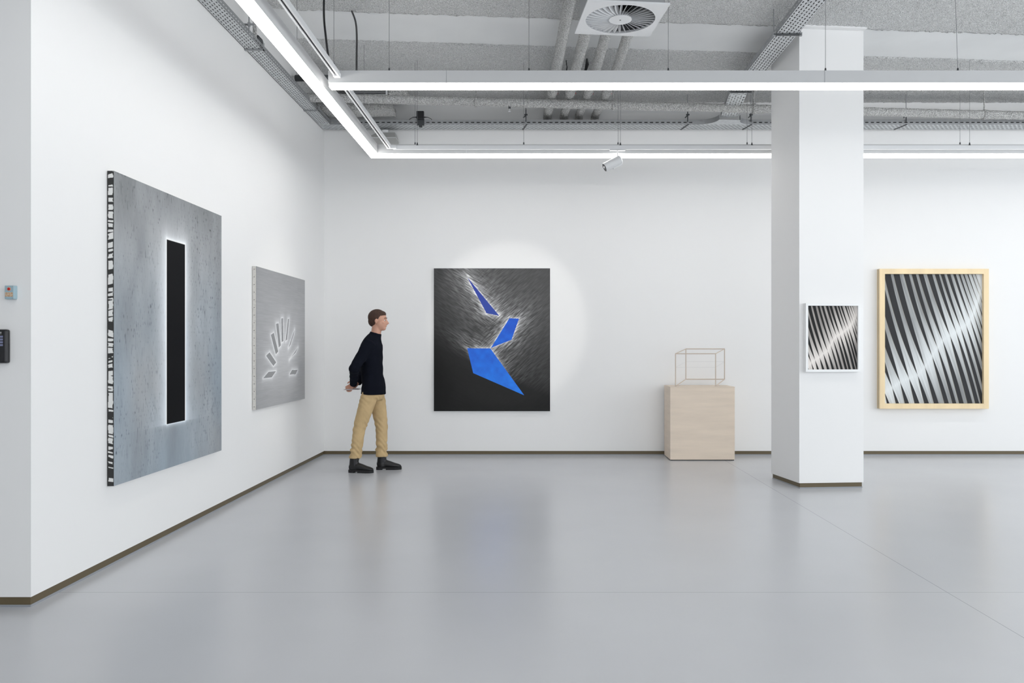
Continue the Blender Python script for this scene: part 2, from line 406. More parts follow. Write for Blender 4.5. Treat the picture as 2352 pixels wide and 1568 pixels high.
spotlight('white cylindrical spotlight on the far track, aimed at the left wall', (.925, 8.75, 3.565), 3.565, (.873, 8.75, 3.413), (-3.58, -.55, -1.89), .051)
spotlight('white cylindrical spotlight aimed at the blue and black painting, outside the picture', (-.33, 4.3, 3.565), 3.565, (-.33, 4.30, 3.44), (0, 5.8, -1.5))
obj('spare_track', MB().box(-1.5, 1.0, 4.28, 4.32, 3.565, 3.607), M['white_metal'])
tag(bpy.data.objects['spare_track'], 'short white cross track overhead, outside the picture', 'light track'); bpy.data.objects['spare_track'].name = 'light_track'

# ------------------------------------------------------------ cable trays
def added_tray_cables(t, x0, x1, y0, y1, z, alongx):  # black cables added so the tray slots look dark from below
    mb = MB(); w_ = (y1-y0) if alongx else (x1-x0); n = max(3, int(w_/.036)); r = w_/n/2
    for i in range(n):
        c = (y0 if alongx else x0)+r*(2*i+1)
        a, b = ((x0, c, z+r+.004), (x1, c, z+r+.004)) if alongx else ((c, y0, z+r+.004), (c, y1, z+r+.004))
        mb.tube([a, b], r*1.02, 8)
    obj('added_cable_bundle', mb, M['black'], t)
# left wall tray
zt = 4.18
t = thing('cable_tray', 'perforated steel cable tray running along the top of the left wall', 'cable tray', (-2.6, 7, zt), 'perforated cable trays')
obj('pan', MB().perf((-2.685, 3.6, zt), (0, 1, 0), (1, 0, 0), 6.36, .14, 5, pitch=.055, sl=.028, sw=.0085), M['galv'], t)
obj('side_rail', MB().perf((-2.545, 3.6, zt), (0, 1, 0), (0, 0, 1), 6.36, .055, 1, pitch=.055, sl=.028, sw=.008).box(-2.557, -2.545, 3.6, 9.96, zt+.055, zt+.061), M['galv_dark'], t)
obj('side_rail', MB().box(-2.687, -2.685, 3.6, 9.96, zt, zt+.06), M['galv_dark'], t)
for (px, py) in ((571, 112), (704, 252)):
    Y = F*(zt-CH)/(CY-py)
    obj('support_bracket', MB().box(-2.70, -2.52, Y, Y+.03, zt-.012, zt-.002).box(-2.525, -2.52, Y, Y+.03, zt-.012, zt+.06), M['galv_dark'], t)
added_tray_cables(t, -2.68, -2.56, 3.7, 9.95, zt, False)
# back wall tray, with a branch opening where the cross tray joins
Y0, Y1 = 9.97, 10.2
t = thing('cable_tray', 'long perforated steel cable tray along the top of the back wall', 'cable tray', (2.5, 10.08, zt), 'perforated cable trays')
obj('pan', MB().perf((-2.687, Y0, zt), (1, 0, 0), (0, 1, 0), 11.6, Y1-Y0, 6, pitch=.055, sl=.03, sw=.012), M['galv'], t)
obj('side_rail', MB().perf((-2.545, Y0, zt), (1, 0, 0), (0, 0, 1), 4.60, .055, 1, pitch=.07, sl=.04, sw=.012).box(-2.545, 2.055, Y0, Y0+.012, zt+.055, zt+.061), M['galv_dark'], t)
obj('side_rail', MB().perf((2.74, Y0, zt), (1, 0, 0), (0, 0, 1), 6.1, .055, 1, pitch=.07, sl=.04, sw=.012).box(2.74, 8.84, Y0, Y0+.012, zt+.055, zt+.061), M['galv_dark'], t)
obj('side_rail', MB().box(-2.687, 8.9, Y1, Y1+.002, zt, zt+.06), M['galv_dark'], t)
def arc_rail(cx, cy, r, a0, a1):
    mb = MB(); n = 12
    for i in range(n):
        p, q = (a0+(a1-a0)*i/n, a0+(a1-a0)*(i+1)/n)
        P = [(cx+r*math.cos(a), cy+r*math.sin(a)) for a in (p, q)]; Q = [(cx+(r+.004)*math.cos(a), cy+(r+.004)*math.sin(a)) for a in (p, q)]
        mb.add([(P[0][0], P[0][1], zt), (P[1][0], P[1][1], zt), (P[1][0], P[1][1], zt+.061), (P[0][0], P[0][1], zt+.061),
                (Q[0][0], Q[0][1], zt), (Q[1][0], Q[1][1], zt), (Q[1][0], Q[1][1], zt+.061), (Q[0][0], Q[0][1], zt+.061)],
               [(0,1,2,3), (5,4,7,6), (3,2,6,7), (0,4,5,1)])
    return mb
obj('curved_rail', arc_rail(2.055, Y0-.22, .22, PI/2, 0), M['galv_dark'], t)
obj('curved_rail', arc_rail(2.74, Y0-.2, .2, PI/2, PI), M['galv_dark'], t)
mb = MB(); arc = lambda cx, r, a0, a1: [(cx+r*math.cos(lerp(a0, a1, i/8)), Y0-r+r*math.sin(lerp(a0, a1, i/8))) for i in range(9)]
mb.prism(arc(2.055, .22, PI/2, 0)+arc(2.74, .2, PI, PI/2), zt-.001, zt+.001)
obj('branch_plate', mb, M['galv'], t)
added_tray_cables(t, -2.4, 8.8, Y0+.02, Y1-.01, zt, True)
for px in (1208, 1579, 1724, 2080):
    X = (px-CX)*Y0/F
    obj('support_bracket', MB().obox((X-.006, Y0-.018, zt+.03), (.012, 0, 0), (0, .005, 0), (0, 0, .17)).obox((X+.0, Y0-.012, zt-.006), (-.05, .235, 0), (.018, .004, 0), (0, 0, .008))
        .box(X-.02, X+.02, Y0-.03, Y0-.012, zt+.11, zt+.125).obox((X-.03, Y0-.022, zt+.075), (.05, 0, .045), (0, .008, 0), (-.008, 0, .01)), M['dark_metal'], t)
    obj('hanger_rod', MB().tube([(X-.003, Y0-.02, zt+.18), (X-.003, Y0-.02, ZC+.01)], .005, 8), M['galv_dark'], t)
# cross tray over the room
zc = 4.32; xl, xr = 2.27, 2.47
t = thing('cable_tray', 'bright perforated steel cable tray crossing the ceiling to the left of the pillar', 'cable tray', (2.37, 7, zc), 'perforated cable trays')
obj('pan', MB().perf((xl, 4.4, zc), (0, 1, 0), (1, 0, 0), 4.84, xr-xl, 6, pitch=.058, sl=.032, sw=.010), M['galv'], t)
obj('side_rail', MB().perf((xl, 4.4, zc), (0, 1, 0), (0, 0, 1), 4.84, .055, 1, pitch=.058, sl=.03, sw=.006).box(xl, xl+.01, 4.4, 9.24, zc+.055, zc+.06), M['galv_dark'], t)
obj('side_rail', MB().box(xr, xr+.002, 4.4, 9.24, zc, zc+.06).box(xr-.01, xr+.002, 4.4, 9.24, zc+.058, zc+.06), M['galv_dark'], t)
added_tray_cables(t, xl+.015, xr-.012, 4.5, 9.2, zc, False)
p0 = Vector((xl, 9.24, zc)); p1 = Vector((xl+.03, 9.78, zt+.035)); u = (p1-p0); Lr = u.length; u.normalize()
obj('drop_pan', MB().perf(p0, u, (1, 0, 0), Lr, xr-xl, 6, pitch=.058, sl=.036, sw=.013), M['galv'], t)
obj('side_rail', MB().obox(p0, u*Lr, (.003, 0, 0), (0, 0, .055)), M['galv_dark'], t)
obj('side_rail', MB().obox(p0+Vector((xr-xl, 0, 0)), u*Lr, (.003, 0, 0), (0, 0, .055)), M['galv_dark'], t)
for Y in (7.42, 9.1):
    br = obj('support_bracket', MB().box(xl-.03, xr+.03, Y, Y+.03, zc-.013, zc-.003), M['dark_metal'], t)
    for xx in (xl-.025, xr+.025):
        obj('hanger_rod', MB().tube([(xx, Y+.015, zc-.02), (xx, Y+.015, ZC+.01)], .005, 8).box(xx-.012, xx+.012, Y+.003, Y+.027, zc-.02, zc+.012), M['galv_dark'], br)

# ------------------------------------------------------------ sprayed pipes
def sprayed(pts, r, step=.02, n=22, noise=.055):
    return MB().tube(path(pts, step), r, n, noise)
zp = 4.352
rat = [[(-40, .108), (0, .1055), (165, .082), (225, .071), (280, .062)],
       [(-40, .182), (85, .1646), (165, .152), (225, .142), (280, .134)],
       [(-40, .245), (85, .232), (165, .226), (225, .212), (280, .198)],
       [(-40, .312), (85, .303), (165, .299), (225, .284), (280, .268)]]
lab = ['leftmost of the four grey sprayed pipes running back under the ceiling', 'second from left of the four grey sprayed pipes, emerging below the diffuser',
       'third from left of the four grey sprayed pipes, emerging below the diffuser', 'rightmost of the four grey sprayed pipes, emerging below the diffuser']
for i, rr in enumerate(rat):
    pts = [(q*(zp-CH), min(YB-.02, F*(zp-CH)/(CY-py)), zp) for py, q in rr]
    pts[0] = (pts[0][0]+.03, 5.0, zp)
    pts = pts[:-1]+[(pts[-1][0], YB-.10, zp), (pts[-1][0], YB-.06, zp)]
    R = .054 if i < 2 else .049
    t = thing('insulated_pipe', lab[i], 'pipe', pts[2], 'sprayed pipes')
    obj('pipe_run', sprayed(pts, R), M['spraypipe'], t, smooth=True)
    # elbow down in front of the wall
    e = Vector(pts[-1]); obj('elbow', sprayed([e+Vector((0, -.035, 0)), e+Vector((0, .0, -.005)), e+Vector((0, .012, -.06))], R*1.03, .012), M['spraypipe'], t, smooth=True)
    # ragged collar with red tape showing
    q = F*(zp-CH)/(CY-210); X = np.interp(q, [p[1] for p in pts], [p[0] for p in pts])
    col = obj('collar', sprayed([(X, q-.12, zp), (X, q+.03, zp)], R*1.14, .02, noise=.10), M['spraypipe'], t, smooth=True)
    a_ = .9; obj('tape', MB().tube([(X+R*1.02, q+.035, zp-.02), (X+R*1.08, q+.05, zp-.005), (X+R*1.04, q+.075, zp+.01)], [.006, .012, .005], 8, .2), M['red'], t)
# horizontal pipe following the turned grid
hp = lambda px, Y: Vector(((px-CX)*Y/F, Y, 0))
Ya = 9.84
def hy(X): return 9.83+.083*(X-6.1)
def hz(X): return 4.238
pts = [(X, hy(X), 4.25) for X in (-2.64, -1, 0.5, 2, 3.5, 5, 6.5, 8.9)]
t = thing('insulated_pipe', 'long grey sprayed pipe crossing below the ceiling in front of the back wall', 'pipe', pts[3], 'sprayed pipes')
obj('pipe_run', sprayed(pts, .050, .022, noise=.08), M['spraypipe'], t, smooth=True)
for px in (1096, 1408, 1736, 2297):
    X = (px-CX)*9.45/F; y = hy(X)
    obj('hanger', MB().tube(path([(X, y, 4.25), (X, y, ZC+.01)], .02), .008, 8, .25).tube(path([(X-.018, y, 4.25), (X+.018, y, 4.25)], .012), .060, 18, .09), M['spraypipe'], t, smooth=True)
X = (1171-CX)*9.4/F
sp = thing('sprinkler', 'small sprinkler head under the crossing sprayed pipe, left of the four pipes', 'sprinkler', (X, hy(X), 4.2))
obj('fitting', MB().tube([(X, hy(X), 4.205), (X, hy(X), 4.18), (X, hy(X), 4.178)], [.014, .014, .011], 12), M['dark_metal'], sp)
obj('spray_head', MB().tube([(X, hy(X), 4.178), (X, hy(X), 4.15), (X, hy(X), 4.149), (X, hy(X), 4.146)], [.006, .006, .016, .016], 12), M['white_metal'], sp)
# large duct at the left with an open end, sprayed
t = thing('duct', 'wide flat sprayed duct in the far left ceiling corner', 'duct', (-2.1, 9.75, 4.3))
def rough_box(x0, x1, y0, y1, z0, z1, st=.025, amp=.006):
    bm = bmesh.new(); bmesh.ops.create_cube(bm, size=1)
    for v in bm.verts: v.co = Vector((lerp(x0, x1, v.co.x+.5), lerp(y0, y1, v.co.y+.5), lerp(z0, z1, v.co.z+.5)))
    while True:
        es = [e for e in bm.edges if e.calc_length() > st*1.6]
        if not es: break
        bmesh.ops.subdivide_edges(bm, edges=es, cuts=1, use_grid_fill=True)
        if len(bm.verts) > 30000: break
    for v in bm.verts: v.co += Vector([random.uniform(-amp, amp) for _ in range(3)])
    mb = MB(); bm.verts.ensure_lookup_table(); mb.v = [tuple(v.co) for v in bm.verts]; mb.f = [tuple(v.index for v in f.verts) for f in bm.faces]; bm.free()
    return mb
obj('duct_body', rough_box(-2.62, -1.71, 9.62, 9.93, 4.262, 4.34), M['spraypipe'], t, smooth=True)
o = obj('duct_side', rough_box(-2.70, -2.66, 9.06, 10.26, 4.245, 4.56), M['spray'], smooth=True); o.name = 'sprayed_panel'
tag(o, 'grey sprayed plaster patch high on the left wall at the far corner', 'plaster panel')
# vent grille
t = thing('vent_grille', 'grey louvred vent grille under the ceiling in the far left corner', 'vent', (-2.05, 9.75, 4.45))
gx0, gx1, gy = (803-CX)*9.6/F, (886-CX)*9.6/F, 9.6
obj('frame', MB().box(gx0-.02, gx1+.02, gy, gy+.02, 4.395, 4.41).box(gx0-.02, gx1+.02, gy, gy+.02, 4.53, 4.548).box(gx0-.02, gx0, gy, gy+.02, 4.41, 4.53).box(gx1, gx1+.02, gy, gy+.02, 4.41, 4.53), M['white_metal'], t)
obj('backing', MB().box(gx0, gx1, gy+.03, gy+.25, 4.40, 4.548), M['slot'], t)
mb = MB()
for i in range(6):
    z = 4.417+i*.020; mb.obox((gx0, gy+.002, z), (gx1-gx0, 0, 0), (0, .016, .006), (0, 0, .006))
obj('louvres', mb, M['white_metal'], t)
obj('collar', rough_box(gx1+.02, gx1+.24, gy+.02, gy+.3, 4.42, 4.55), M['spraypipe'], t, smooth=True)
# dark pipe stub behind the corner
o = obj('dark_pipe', MB().tube([(-2.66, 8.9, 4.40), (-2.2, 8.9, 4.40)], .035, 20), M['dark_metal'], smooth=True)
tag(o, 'short dark pipe stub behind the left strip light near the far corner', 'pipe')
# wall unit with sloped top
t = thing('wall_unit', 'grey metal box with sloping top on the back wall, above the far strip light corner', 'box', (-1.92, 10.1, 3.9))
yy = 10.05
def P(px, py, Y=yy): v = unpY(px, py, Y); return (v.x, v.y, v.z)
a0, a1 = P(845, 315)[0], P(909, 315)[0]; zt0 = P(0, 315)[2]; zt1 = P(0, 301)[2]
mb = MB().box(a0, a1, yy, YB-.01, 3.86, zt0)
obj('case', mb, M['grey_box'], t)
b0, b1 = P(864, 301)[0], P(905, 301)[0]
obj('sloped_top', MB().add([(a0, yy, zt0), (a1, yy, zt0), (a1, YB-.01, zt0), (a0, YB-.01, zt0), (b0, yy+.06, zt1), (b1, yy+.06, zt1), (b1, YB-.01, zt1), (b0, YB-.01, zt1)],
    [(0,1,5,4), (1,2,6,5), (2,3,7,6), (3,0,4,7), (4,5,6,7), (3,2,1,0)]), M['grey_box'], t)
obj('seam', MB().box(a0-.003, a1+.003, yy-.003, YB-.01, zt0-.006, zt0), M['white_metal'], t)
c0 = P(876, 296)[0]
obj('connector', MB().box(c0, c0+.075, yy+.06, yy+.12, zt1, zt1+.035), M['white_metal'], t)
# junction box on the back tray
t = thing('junction_box', 'black junction box with two cables on the back wall tray', 'junction box', ((965.5-CX)*9.94/F, 9.94, 4.2))
X = (965.5-CX)*9.94/F
obj('case', MB().box(X-.046, X+.046, 9.91, 9.955, 4.235, 4.335), M['black'], t, bevel=.006)
obj('bracket', MB().box(X-.046, X+.046, 9.957, 9.966, 4.165, 4.25).box(X-.02, X+.02, 9.955, 9.975, 4.145, 4.165), M['dark_metal'], t)
for s in (-1, 1):
    obj('cable', MB().tube([(X+s*.046, 9.935, 4.262), (X+s*.065, 9.935, 4.262), (X+s*.095, 9.94, 4.262), (X+s*.13, 9.96, 4.25), (X+s*.15, 9.985, 4.23), (X+s*.155, 10.0, 4.20)], [.009, .006, .004, .004, .004, .004], 8), M['black'], t, smooth=True)
# cables hanging from the ceiling
def cable(label, pts, r=.0085):
    cu = bpy.data.curves.new('hanging_cable', 'CURVE'); cu.dimensions = '3D'; cu.bevel_depth = r; cu.bevel_resolution = 3
    s = cu.splines.new('NURBS'); s.points.add(len(pts)-1); s.use_endpoint_u = True; s.order_u = 4
    for i, p in enumerate(pts): s.points[i].co = (*p, 1)
    tmp = bpy.data.objects.new('tmp', cu); C.objects.link(tmp)
    dg = bpy.context.evaluated_depsgraph_get(); me = bpy.data.meshes.new_from_object(tmp.evaluated_get(dg)); bpy.data.objects.remove(tmp)
    o = bpy.data.objects.new('hanging_cable', me); C.objects.link(o); me.materials.append(M['black'])
    for p in me.polygons: p.use_smooth = True
    return tag(o, label, 'cable', 'black cables from the ceiling')
def U(px, py, Y): v = unpY(px, py, Y); return (v.x, v.y, v.z)
cable('black cable dropping to the white track, left of the other black cable', [U(746, -60, 6.45)[:2]+(ZC,), U(744, 0, 6.4), U(743, 40, 6.35), U(748, 80, 6.3), U(751, 110, 6.2), U(756, 140, 6.12), (-1.57, 6.05, 3.61)])
cable('black cable curving down from the ceiling to the nearer cross strip light', [(U(808, 30, 7.48)[0], 7.48, ZC), U(812, 36, 7.38), U(818, 48, 7.25), U(820, 85, 7.0), U(819, 130, 6.75), U(819, 166, 6.55), (U(819, 168, 6.48)[0], 6.48, 3.62)])
# small fixings above the left tray
t = thing('threaded_rod', 'thin steel rod with a clamp between ceiling and left wall tray', 'rod', (-2.5, 6.93, 4.4))
Xr = -2.53; Yr = F*(-Xr)/(CX-572)
obj('rod', MB().tube([(Xr, Yr, 4.19), (Xr, Yr, ZC+.01)], .006, 8), M['galv_dark'], t)
obj('clamp', MB().box(Xr-.04, Xr+.04, Yr-.012, Yr+.012, 4.262, 4.272).tube([(Xr, Yr, 4.25), (Xr, Yr, 4.285)], .013, 8), M['galv_dark'], t)
o = obj('insulated_pipe', MB().tube(path([(-2.56, 7.32, 4.23), (-2.56, 7.32, ZC+.01)], .02), .018, 12, .12), M['spraypipe'], smooth=True)
tag(o, 'thin sprayed pipe dropping to the left wall tray behind the rod', 'pipe')
o = obj('conduit_elbow', MB().tube([(-2.60, 7.62, 4.20), (-2.60, 7.60, 4.27), (-2.60, 7.56, 4.30), (-2.60, 7.48, 4.30)], [.03, .032, .032, .03], 14), M['dark_metal'], smooth=True)
tag(o, 'dark rounded conduit fitting on the left wall tray', 'conduit')
# tags between the four pipes
o = obj('wire_bundle', MB().tube([(.36, 8.75, ZC), (.372, 8.80, 4.49), (.365, 8.86, 4.42)], [.004, .005, .009], 8), M['black'], smooth=True)
tag(o, 'black wire end between the first and second sprayed pipe', 'wire')
o = obj('wire_bundle', MB().tube([(.585, 8.70, ZC), (.59, 8.74, 4.50), (.575, 8.82, 4.45), (.56, 8.9, 4.41)], [.006, .018, .014, .008], 8, .2), M['black'], smooth=True)
tag(o, 'black clump of wires between the second and third sprayed pipe', 'wire')

# ------------------------------------------------------------ ceiling diffuser
zd = 3.87; A = Vector((.327, 6.29, zd))          # far left corner of the square plate
uu = Vector((.994, .1, 0)).normalized()*.603
vv = Vector((-uu.y, uu.x, 0))
Cc = A+uu/2-vv/2
t = thing('ceiling_diffuser', 'square white air diffuser with radial swirl vanes hanging below the ceiling', 'air diffuser', tuple(Cc))
eu = uu.normalized(); ev = vv.normalized(); ez = Vector((0, 0, 1))
def W3(a, b, z=0): return Cc+eu*a+ev*b+ez*z
Rr = .262
mb = MB(); n = 96; outer = []; inner = []
for i in range(n):
    a = 2*PI*i/n; c, s = math.cos(a), math.sin(a); q = .3015/max(abs(c), abs(s))
    outer.append((c*q, s*q)); inner.append((c*Rr, s*Rr))
vs = [W3(*p) for p in outer]+[W3(*p) for p in inner]+[W3(*p, .012) for p in outer]+[W3(*p, .02) for p in inner]
fs = []
for i in range(n):
    j = (i+1) % n
    fs += [(i, j, n+j, n+i), (2*n+i, 3*n+i, 3*n+j, 2*n+j), (i, 2*n+i, 2*n+j, j), (n+i, n+j, 3*n+j, 3*n+i)]
mb.add(vs, fs); obj('face_plate', mb, M['white_metal'], t)
hubr = .086
obj('hub', MB().tube([W3(0, 0, -.002), W3(0, 0, .03)], hubr, 48), M['white_metal'], t)
obj('screw', MB().tube([W3(0, 0, -.004), W3(0, 0, 0)], .006, 12), M['dark_metal'], t)
nv = 36
for i in range(nv):
    a = 2*PI*i/nv; mb = MB(); V = []
    m = 9
    for k in range(m):
        f = k/(m-1); r = lerp(hubr-.002, Rr+.001, f); ww = .0035+.0095*math.sin(PI*min(1, .12+f*.8))*1.0+.002*f
        rad = eu*math.cos(a)+ev*math.sin(a); tan = -eu*math.sin(a)+ev*math.cos(a)
        p = Cc+rad*r
        tilt = tan*math.cos(.78)+ez*math.sin(.78)
        V += [p-tilt*ww*1.0+ez*.006, p+tilt*ww*1.15+ez*.012]
    th = Vector((0, 0, .0016)); q = len(V)
    F2 = []
    for k in range(m-1):
        F2 += [(2*k, 2*k+1, 2*k+3, 2*k+2), (q+2*k, q+2*k+2, q+2*k+3, q+2*k+1), (2*k, 2*k+2, q+2*k+2, q+2*k), (2*k+1, q+2*k+1, q+2*k+3, 2*k+3)]
    mb.add(V+[v+th for v in V], F2)
    obj('vane', mb, M['white_metal'], t, smooth=False)
obj('inner_shade', MB().tube([W3(0, 0, .07), W3(0, 0, .074)], .266, 40), M['black'], t)  # black disc put in as the darkness inside the plenum
pl = MB(); cs = .27
for (a, b, c, d_) in ((-cs, -cs, cs, -cs+.003), (-cs, cs-.003, cs, cs), (-cs, -cs, -cs+.003, cs), (cs-.003, -cs, cs, cs)):
    pl.add([W3(a, b, .012), W3(c, b, .012), W3(c, d_, .012), W3(a, d_, .012), W3(a, b, .33), W3(c, b, .33), W3(c, d_, .33), W3(a, d_, .33)],
           [(3,2,1,0), (4,5,6,7), (0,1,5,4), (1,2,6,5), (2,3,7,6), (3,0,4,7)])
pl.add([W3(-cs, -cs, .33), W3(cs, -cs, .33), W3(cs, cs, .33), W3(-cs, cs, .33), W3(-cs, -cs, .335), W3(cs, -cs, .335), W3(cs, cs, .335), W3(-cs, cs, .335)], [(3,2,1,0), (4,5,6,7), (0,1,5,4), (1,2,6,5), (2,3,7,6), (3,0,4,7)])
obj('plenum_box', pl, M['galv_dark'], t)
for (a, b) in ((-.2, -.2), (.2, -.2), (-.2, .2), (.2, .2)):
    obj('hanger_rod', MB().tube([W3(a, b, .335), W3(a, b, ZC-zd+.02)], .005, 8), M['galv_dark'], t)

# ------------------------------------------------------------ artworks
def vnoise(x, y, seed=0):
    rs = np.random.RandomState(seed); T = rs.rand(256, 256)
    xi = np.floor(x).astype(int); yi = np.floor(y).astype(int); fx = x-xi; fy = y-yi
    fx = fx*fx*(3-2*fx); fy = fy*fy*(3-2*fy)
    g = lambda a, b: T[a % 256, b % 256]
    return (g(xi, yi)*(1-fx)+g(xi+1, yi)*fx)*(1-fy)+(g(xi, yi+1)*(1-fx)+g(xi+1, yi+1)*fx)*fy
def fbm(x, y, seed=0, oct=4):
    s = 0; a = 1; t = 0
    for k in range(oct): s = s+a*vnoise(x*2**k, y*2**k, seed+k); t += a; a *= .5
    return s/t
def polydist(x, y, poly):
    d = np.full(x.shape, 1e9); ins = np.zeros(x.shape, bool); n = len(poly)
    for i in range(n):
        x0, y0 = poly[i]; x1, y1 = poly[(i+1) % n]
        ex, ey = x1-x0, y1-y0; q = np.clip(((x-x0)*ex+(y-y0)*ey)/(ex*ex+ey*ey), 0, 1)
        d = np.minimum(d, np.hypot(x-x0-q*ex, y-y0-q*ey))
        c = ((y0 > y) != (y1 > y)) & (x < (x1-x0)*(y-y0)/((y1-y0) if y1 != y0 else 1e-9)+x0)
        ins ^= c
    return np.where(ins, -d, d)
def lin(c):
    c = np.clip(c, 0, 1); return np.where(c <= .04045, c/12.92, ((c+.055)/1.055)**2.4)
def vcol_mat(name, rough, bump=0, spec=.4):
    m = bpy.data.materials.new(name); m.use_nodes = True; nt = m.node_tree; b = nt.nodes['Principled BSDF']
    a = nt.nodes.new('ShaderNodeAttribute'); a.attribute_name = 'paint'; nt.links.new(a.outputs['Color'], b.inputs['Base Color'])
    b.inputs['Roughness'].default_value = rough; b.inputs['Specular IOR Level'].default_value = spec
    if bump:
        bp = nt.nodes.new('ShaderNodeBump'); bp.inputs['Strength'].default_value = bump; bp.inputs['Distance'].default_value = .002
        nt.links.new(a.outputs['Fac'], bp.inputs['Height']); nt.links.new(bp.outputs[0], b.inputs['Normal'])
    return m
def painted_sheet(name, O, U_, V_, nu, nv, fn, material, parent, nrm, thick=.003):
    """O top-left corner, U_ right, V_ down; fn(u,v in metres)->rgb sRGB arrays"""
    O, U_, V_ = map(Vector, (O, U_, V_)); Wm, Hm = U_.length, V_.length
    u = np.linspace(0, 1, nu+1); v = np.linspace(0, 1, nv+1); UU, VV = np.meshgrid(u, v, indexing='ij')
    rgb = lin(fn(UU*Wm, VV*Hm))
    co = np.array(O)[None, None]+UU[..., None]*np.array(U_)+VV[..., None]*np.array(V_)
    co = co.reshape(-1, 3)
    i = np.arange(nu)[:, None]*(nv+1)+np.arange(nv)[None]
    fc = np.stack([i, i+1, i+nv+2, i+nv+1], -1).reshape(-1, 4)
    me = bpy.data.meshes.new(name)
    me.vertices.add(len(co)); me.vertices.foreach_set('co', co.ravel().astype(np.float32))
    me.loops.add(fc.size); me.loops.foreach_set('vertex_index', fc.ravel().astype(np.int32))
    me.polygons.add(len(fc)); me.polygons.foreach_set('loop_start', np.arange(0, fc.size, 4, dtype=np.int32))
    me.update(calc_edges=True)
    at = me.color_attributes.new('paint', 'FLOAT_COLOR', 'POINT')
    col = np.ones((len(co), 4), np.float32); col[:, :3] = rgb.reshape(-1, 3); at.data.foreach_set('color', col.ravel())
    me.materials.append(material)
    o = bpy.data.objects.new(name, me); C.objects.link(o); o.parent = parent
    o.matrix_parent_inverse = root_matrix(parent).inverted()
    return o
def stack(*c): return np.stack(c, -1)

# 1. big grey painting with the black bar (left wall)
XS = XL+.045; za, zb = 2.513, .518; ya, yb = 5.04, 6.78
t = thing('painting', 'largest grey painting with an upright black bar, on the left wall', 'painting', (XL+.004, (ya+yb)/2, zb), 'paintings')
def p1(u, v):
    n = fbm(u*6, v*2.2, 3, 5); streak = vnoise(u*150, v*38, 11); s2 = vnoise(u*90, v*24, 19)
    H = 1.995
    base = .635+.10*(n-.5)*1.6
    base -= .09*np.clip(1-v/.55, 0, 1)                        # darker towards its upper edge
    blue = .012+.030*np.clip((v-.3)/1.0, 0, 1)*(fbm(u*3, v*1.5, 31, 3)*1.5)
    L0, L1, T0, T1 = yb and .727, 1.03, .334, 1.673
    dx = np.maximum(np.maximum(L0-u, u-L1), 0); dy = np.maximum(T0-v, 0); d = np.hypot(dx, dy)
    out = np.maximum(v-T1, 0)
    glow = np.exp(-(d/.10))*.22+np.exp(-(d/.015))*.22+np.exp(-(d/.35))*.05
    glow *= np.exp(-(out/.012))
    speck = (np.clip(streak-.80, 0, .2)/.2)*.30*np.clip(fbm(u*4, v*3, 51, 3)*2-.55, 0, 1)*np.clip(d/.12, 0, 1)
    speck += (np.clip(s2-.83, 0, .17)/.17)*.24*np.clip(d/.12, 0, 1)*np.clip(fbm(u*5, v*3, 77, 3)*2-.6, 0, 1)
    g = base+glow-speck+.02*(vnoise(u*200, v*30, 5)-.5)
    ins = (u > L0) & (u < L1) & (v > T0) & (v < T1)
    r = np.where(ins, .03, g-blue*.9); gg = np.where(ins, .035, g+.0); b = np.where(ins, .05, g+blue*.75)
    return stack(r, gg, b)
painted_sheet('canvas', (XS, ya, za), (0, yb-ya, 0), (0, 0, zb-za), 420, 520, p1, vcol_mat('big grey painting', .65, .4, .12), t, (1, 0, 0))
def p1edge(u, v):
    # black, torn looking brush marks over pale raw canvas on the wrapped edge
    e = np.minimum(u, .041-u); w_ = v+.55*(vnoise(v*9, u*0, 4)-.5)*u
    a = vnoise(w_*95, u*10, 8); ln = a > .66-.16*vnoise(v*7, u*0, 41); e2 = e < .0035+.005*vnoise(v*60, u*0+3*(u > .02), 9)
    dark = ln | e2
    c = np.where(dark, .20, .86); return stack(c, c, c*.99)
painted_sheet('canvas_edge', (XL+.004, ya, za), (XS-XL-.004, 0, 0), (0, 0, zb-za), 16, 1400, p1edge, vcol_mat('painted canvas edge', .8), t, (0, -1, 0))
obj('stretcher', MB().box(XL+.004, XS-.002, ya+.004, yb, zb, za), M['canvas_raw'], t)

# 2. smaller grey painting with the fan of slivers
XS2 = XL+.04; za2, zb2 = 2.173, .795; ya2, yb2 = 7.64, 9.27
t = thing('painting', 'smaller silver grey painting with a fan of slivers, near the corner on the left wall', 'painting', (XL+.004, 8.45, zb2), 'paintings')
def c2(px, py):    # zoomed photo pixel of this painting -> metres on the canvas (u right, v down)
    X = 560+px/3.92; Yp = 580+py/3.92; Y = F*XS2/(X-CX); z = CH-(Yp-CY)*Y/F; return (Y-ya2, za2-z)
slv = [[(243,740),(270,720),(310,890),(288,915)], [(290,640),(313,635),(333,835),(315,855)], [(337,592),(353,588),(356,795),(341,806)],
       [(397,598),(409,594),(390,782),(376,796)], [(458,690),(450,735),(420,830),(401,860)], [(488,852),(466,900),(432,935),(408,968)],
       [(200,928),(232,897),(292,988),(266,1020)], [(172,1132),(222,1074),(290,1066),(252,1122)], [(411,1098),(434,1056),(485,1054),(468,1094)]]
slv = [[c2(*p) for p in q] for q in slv]
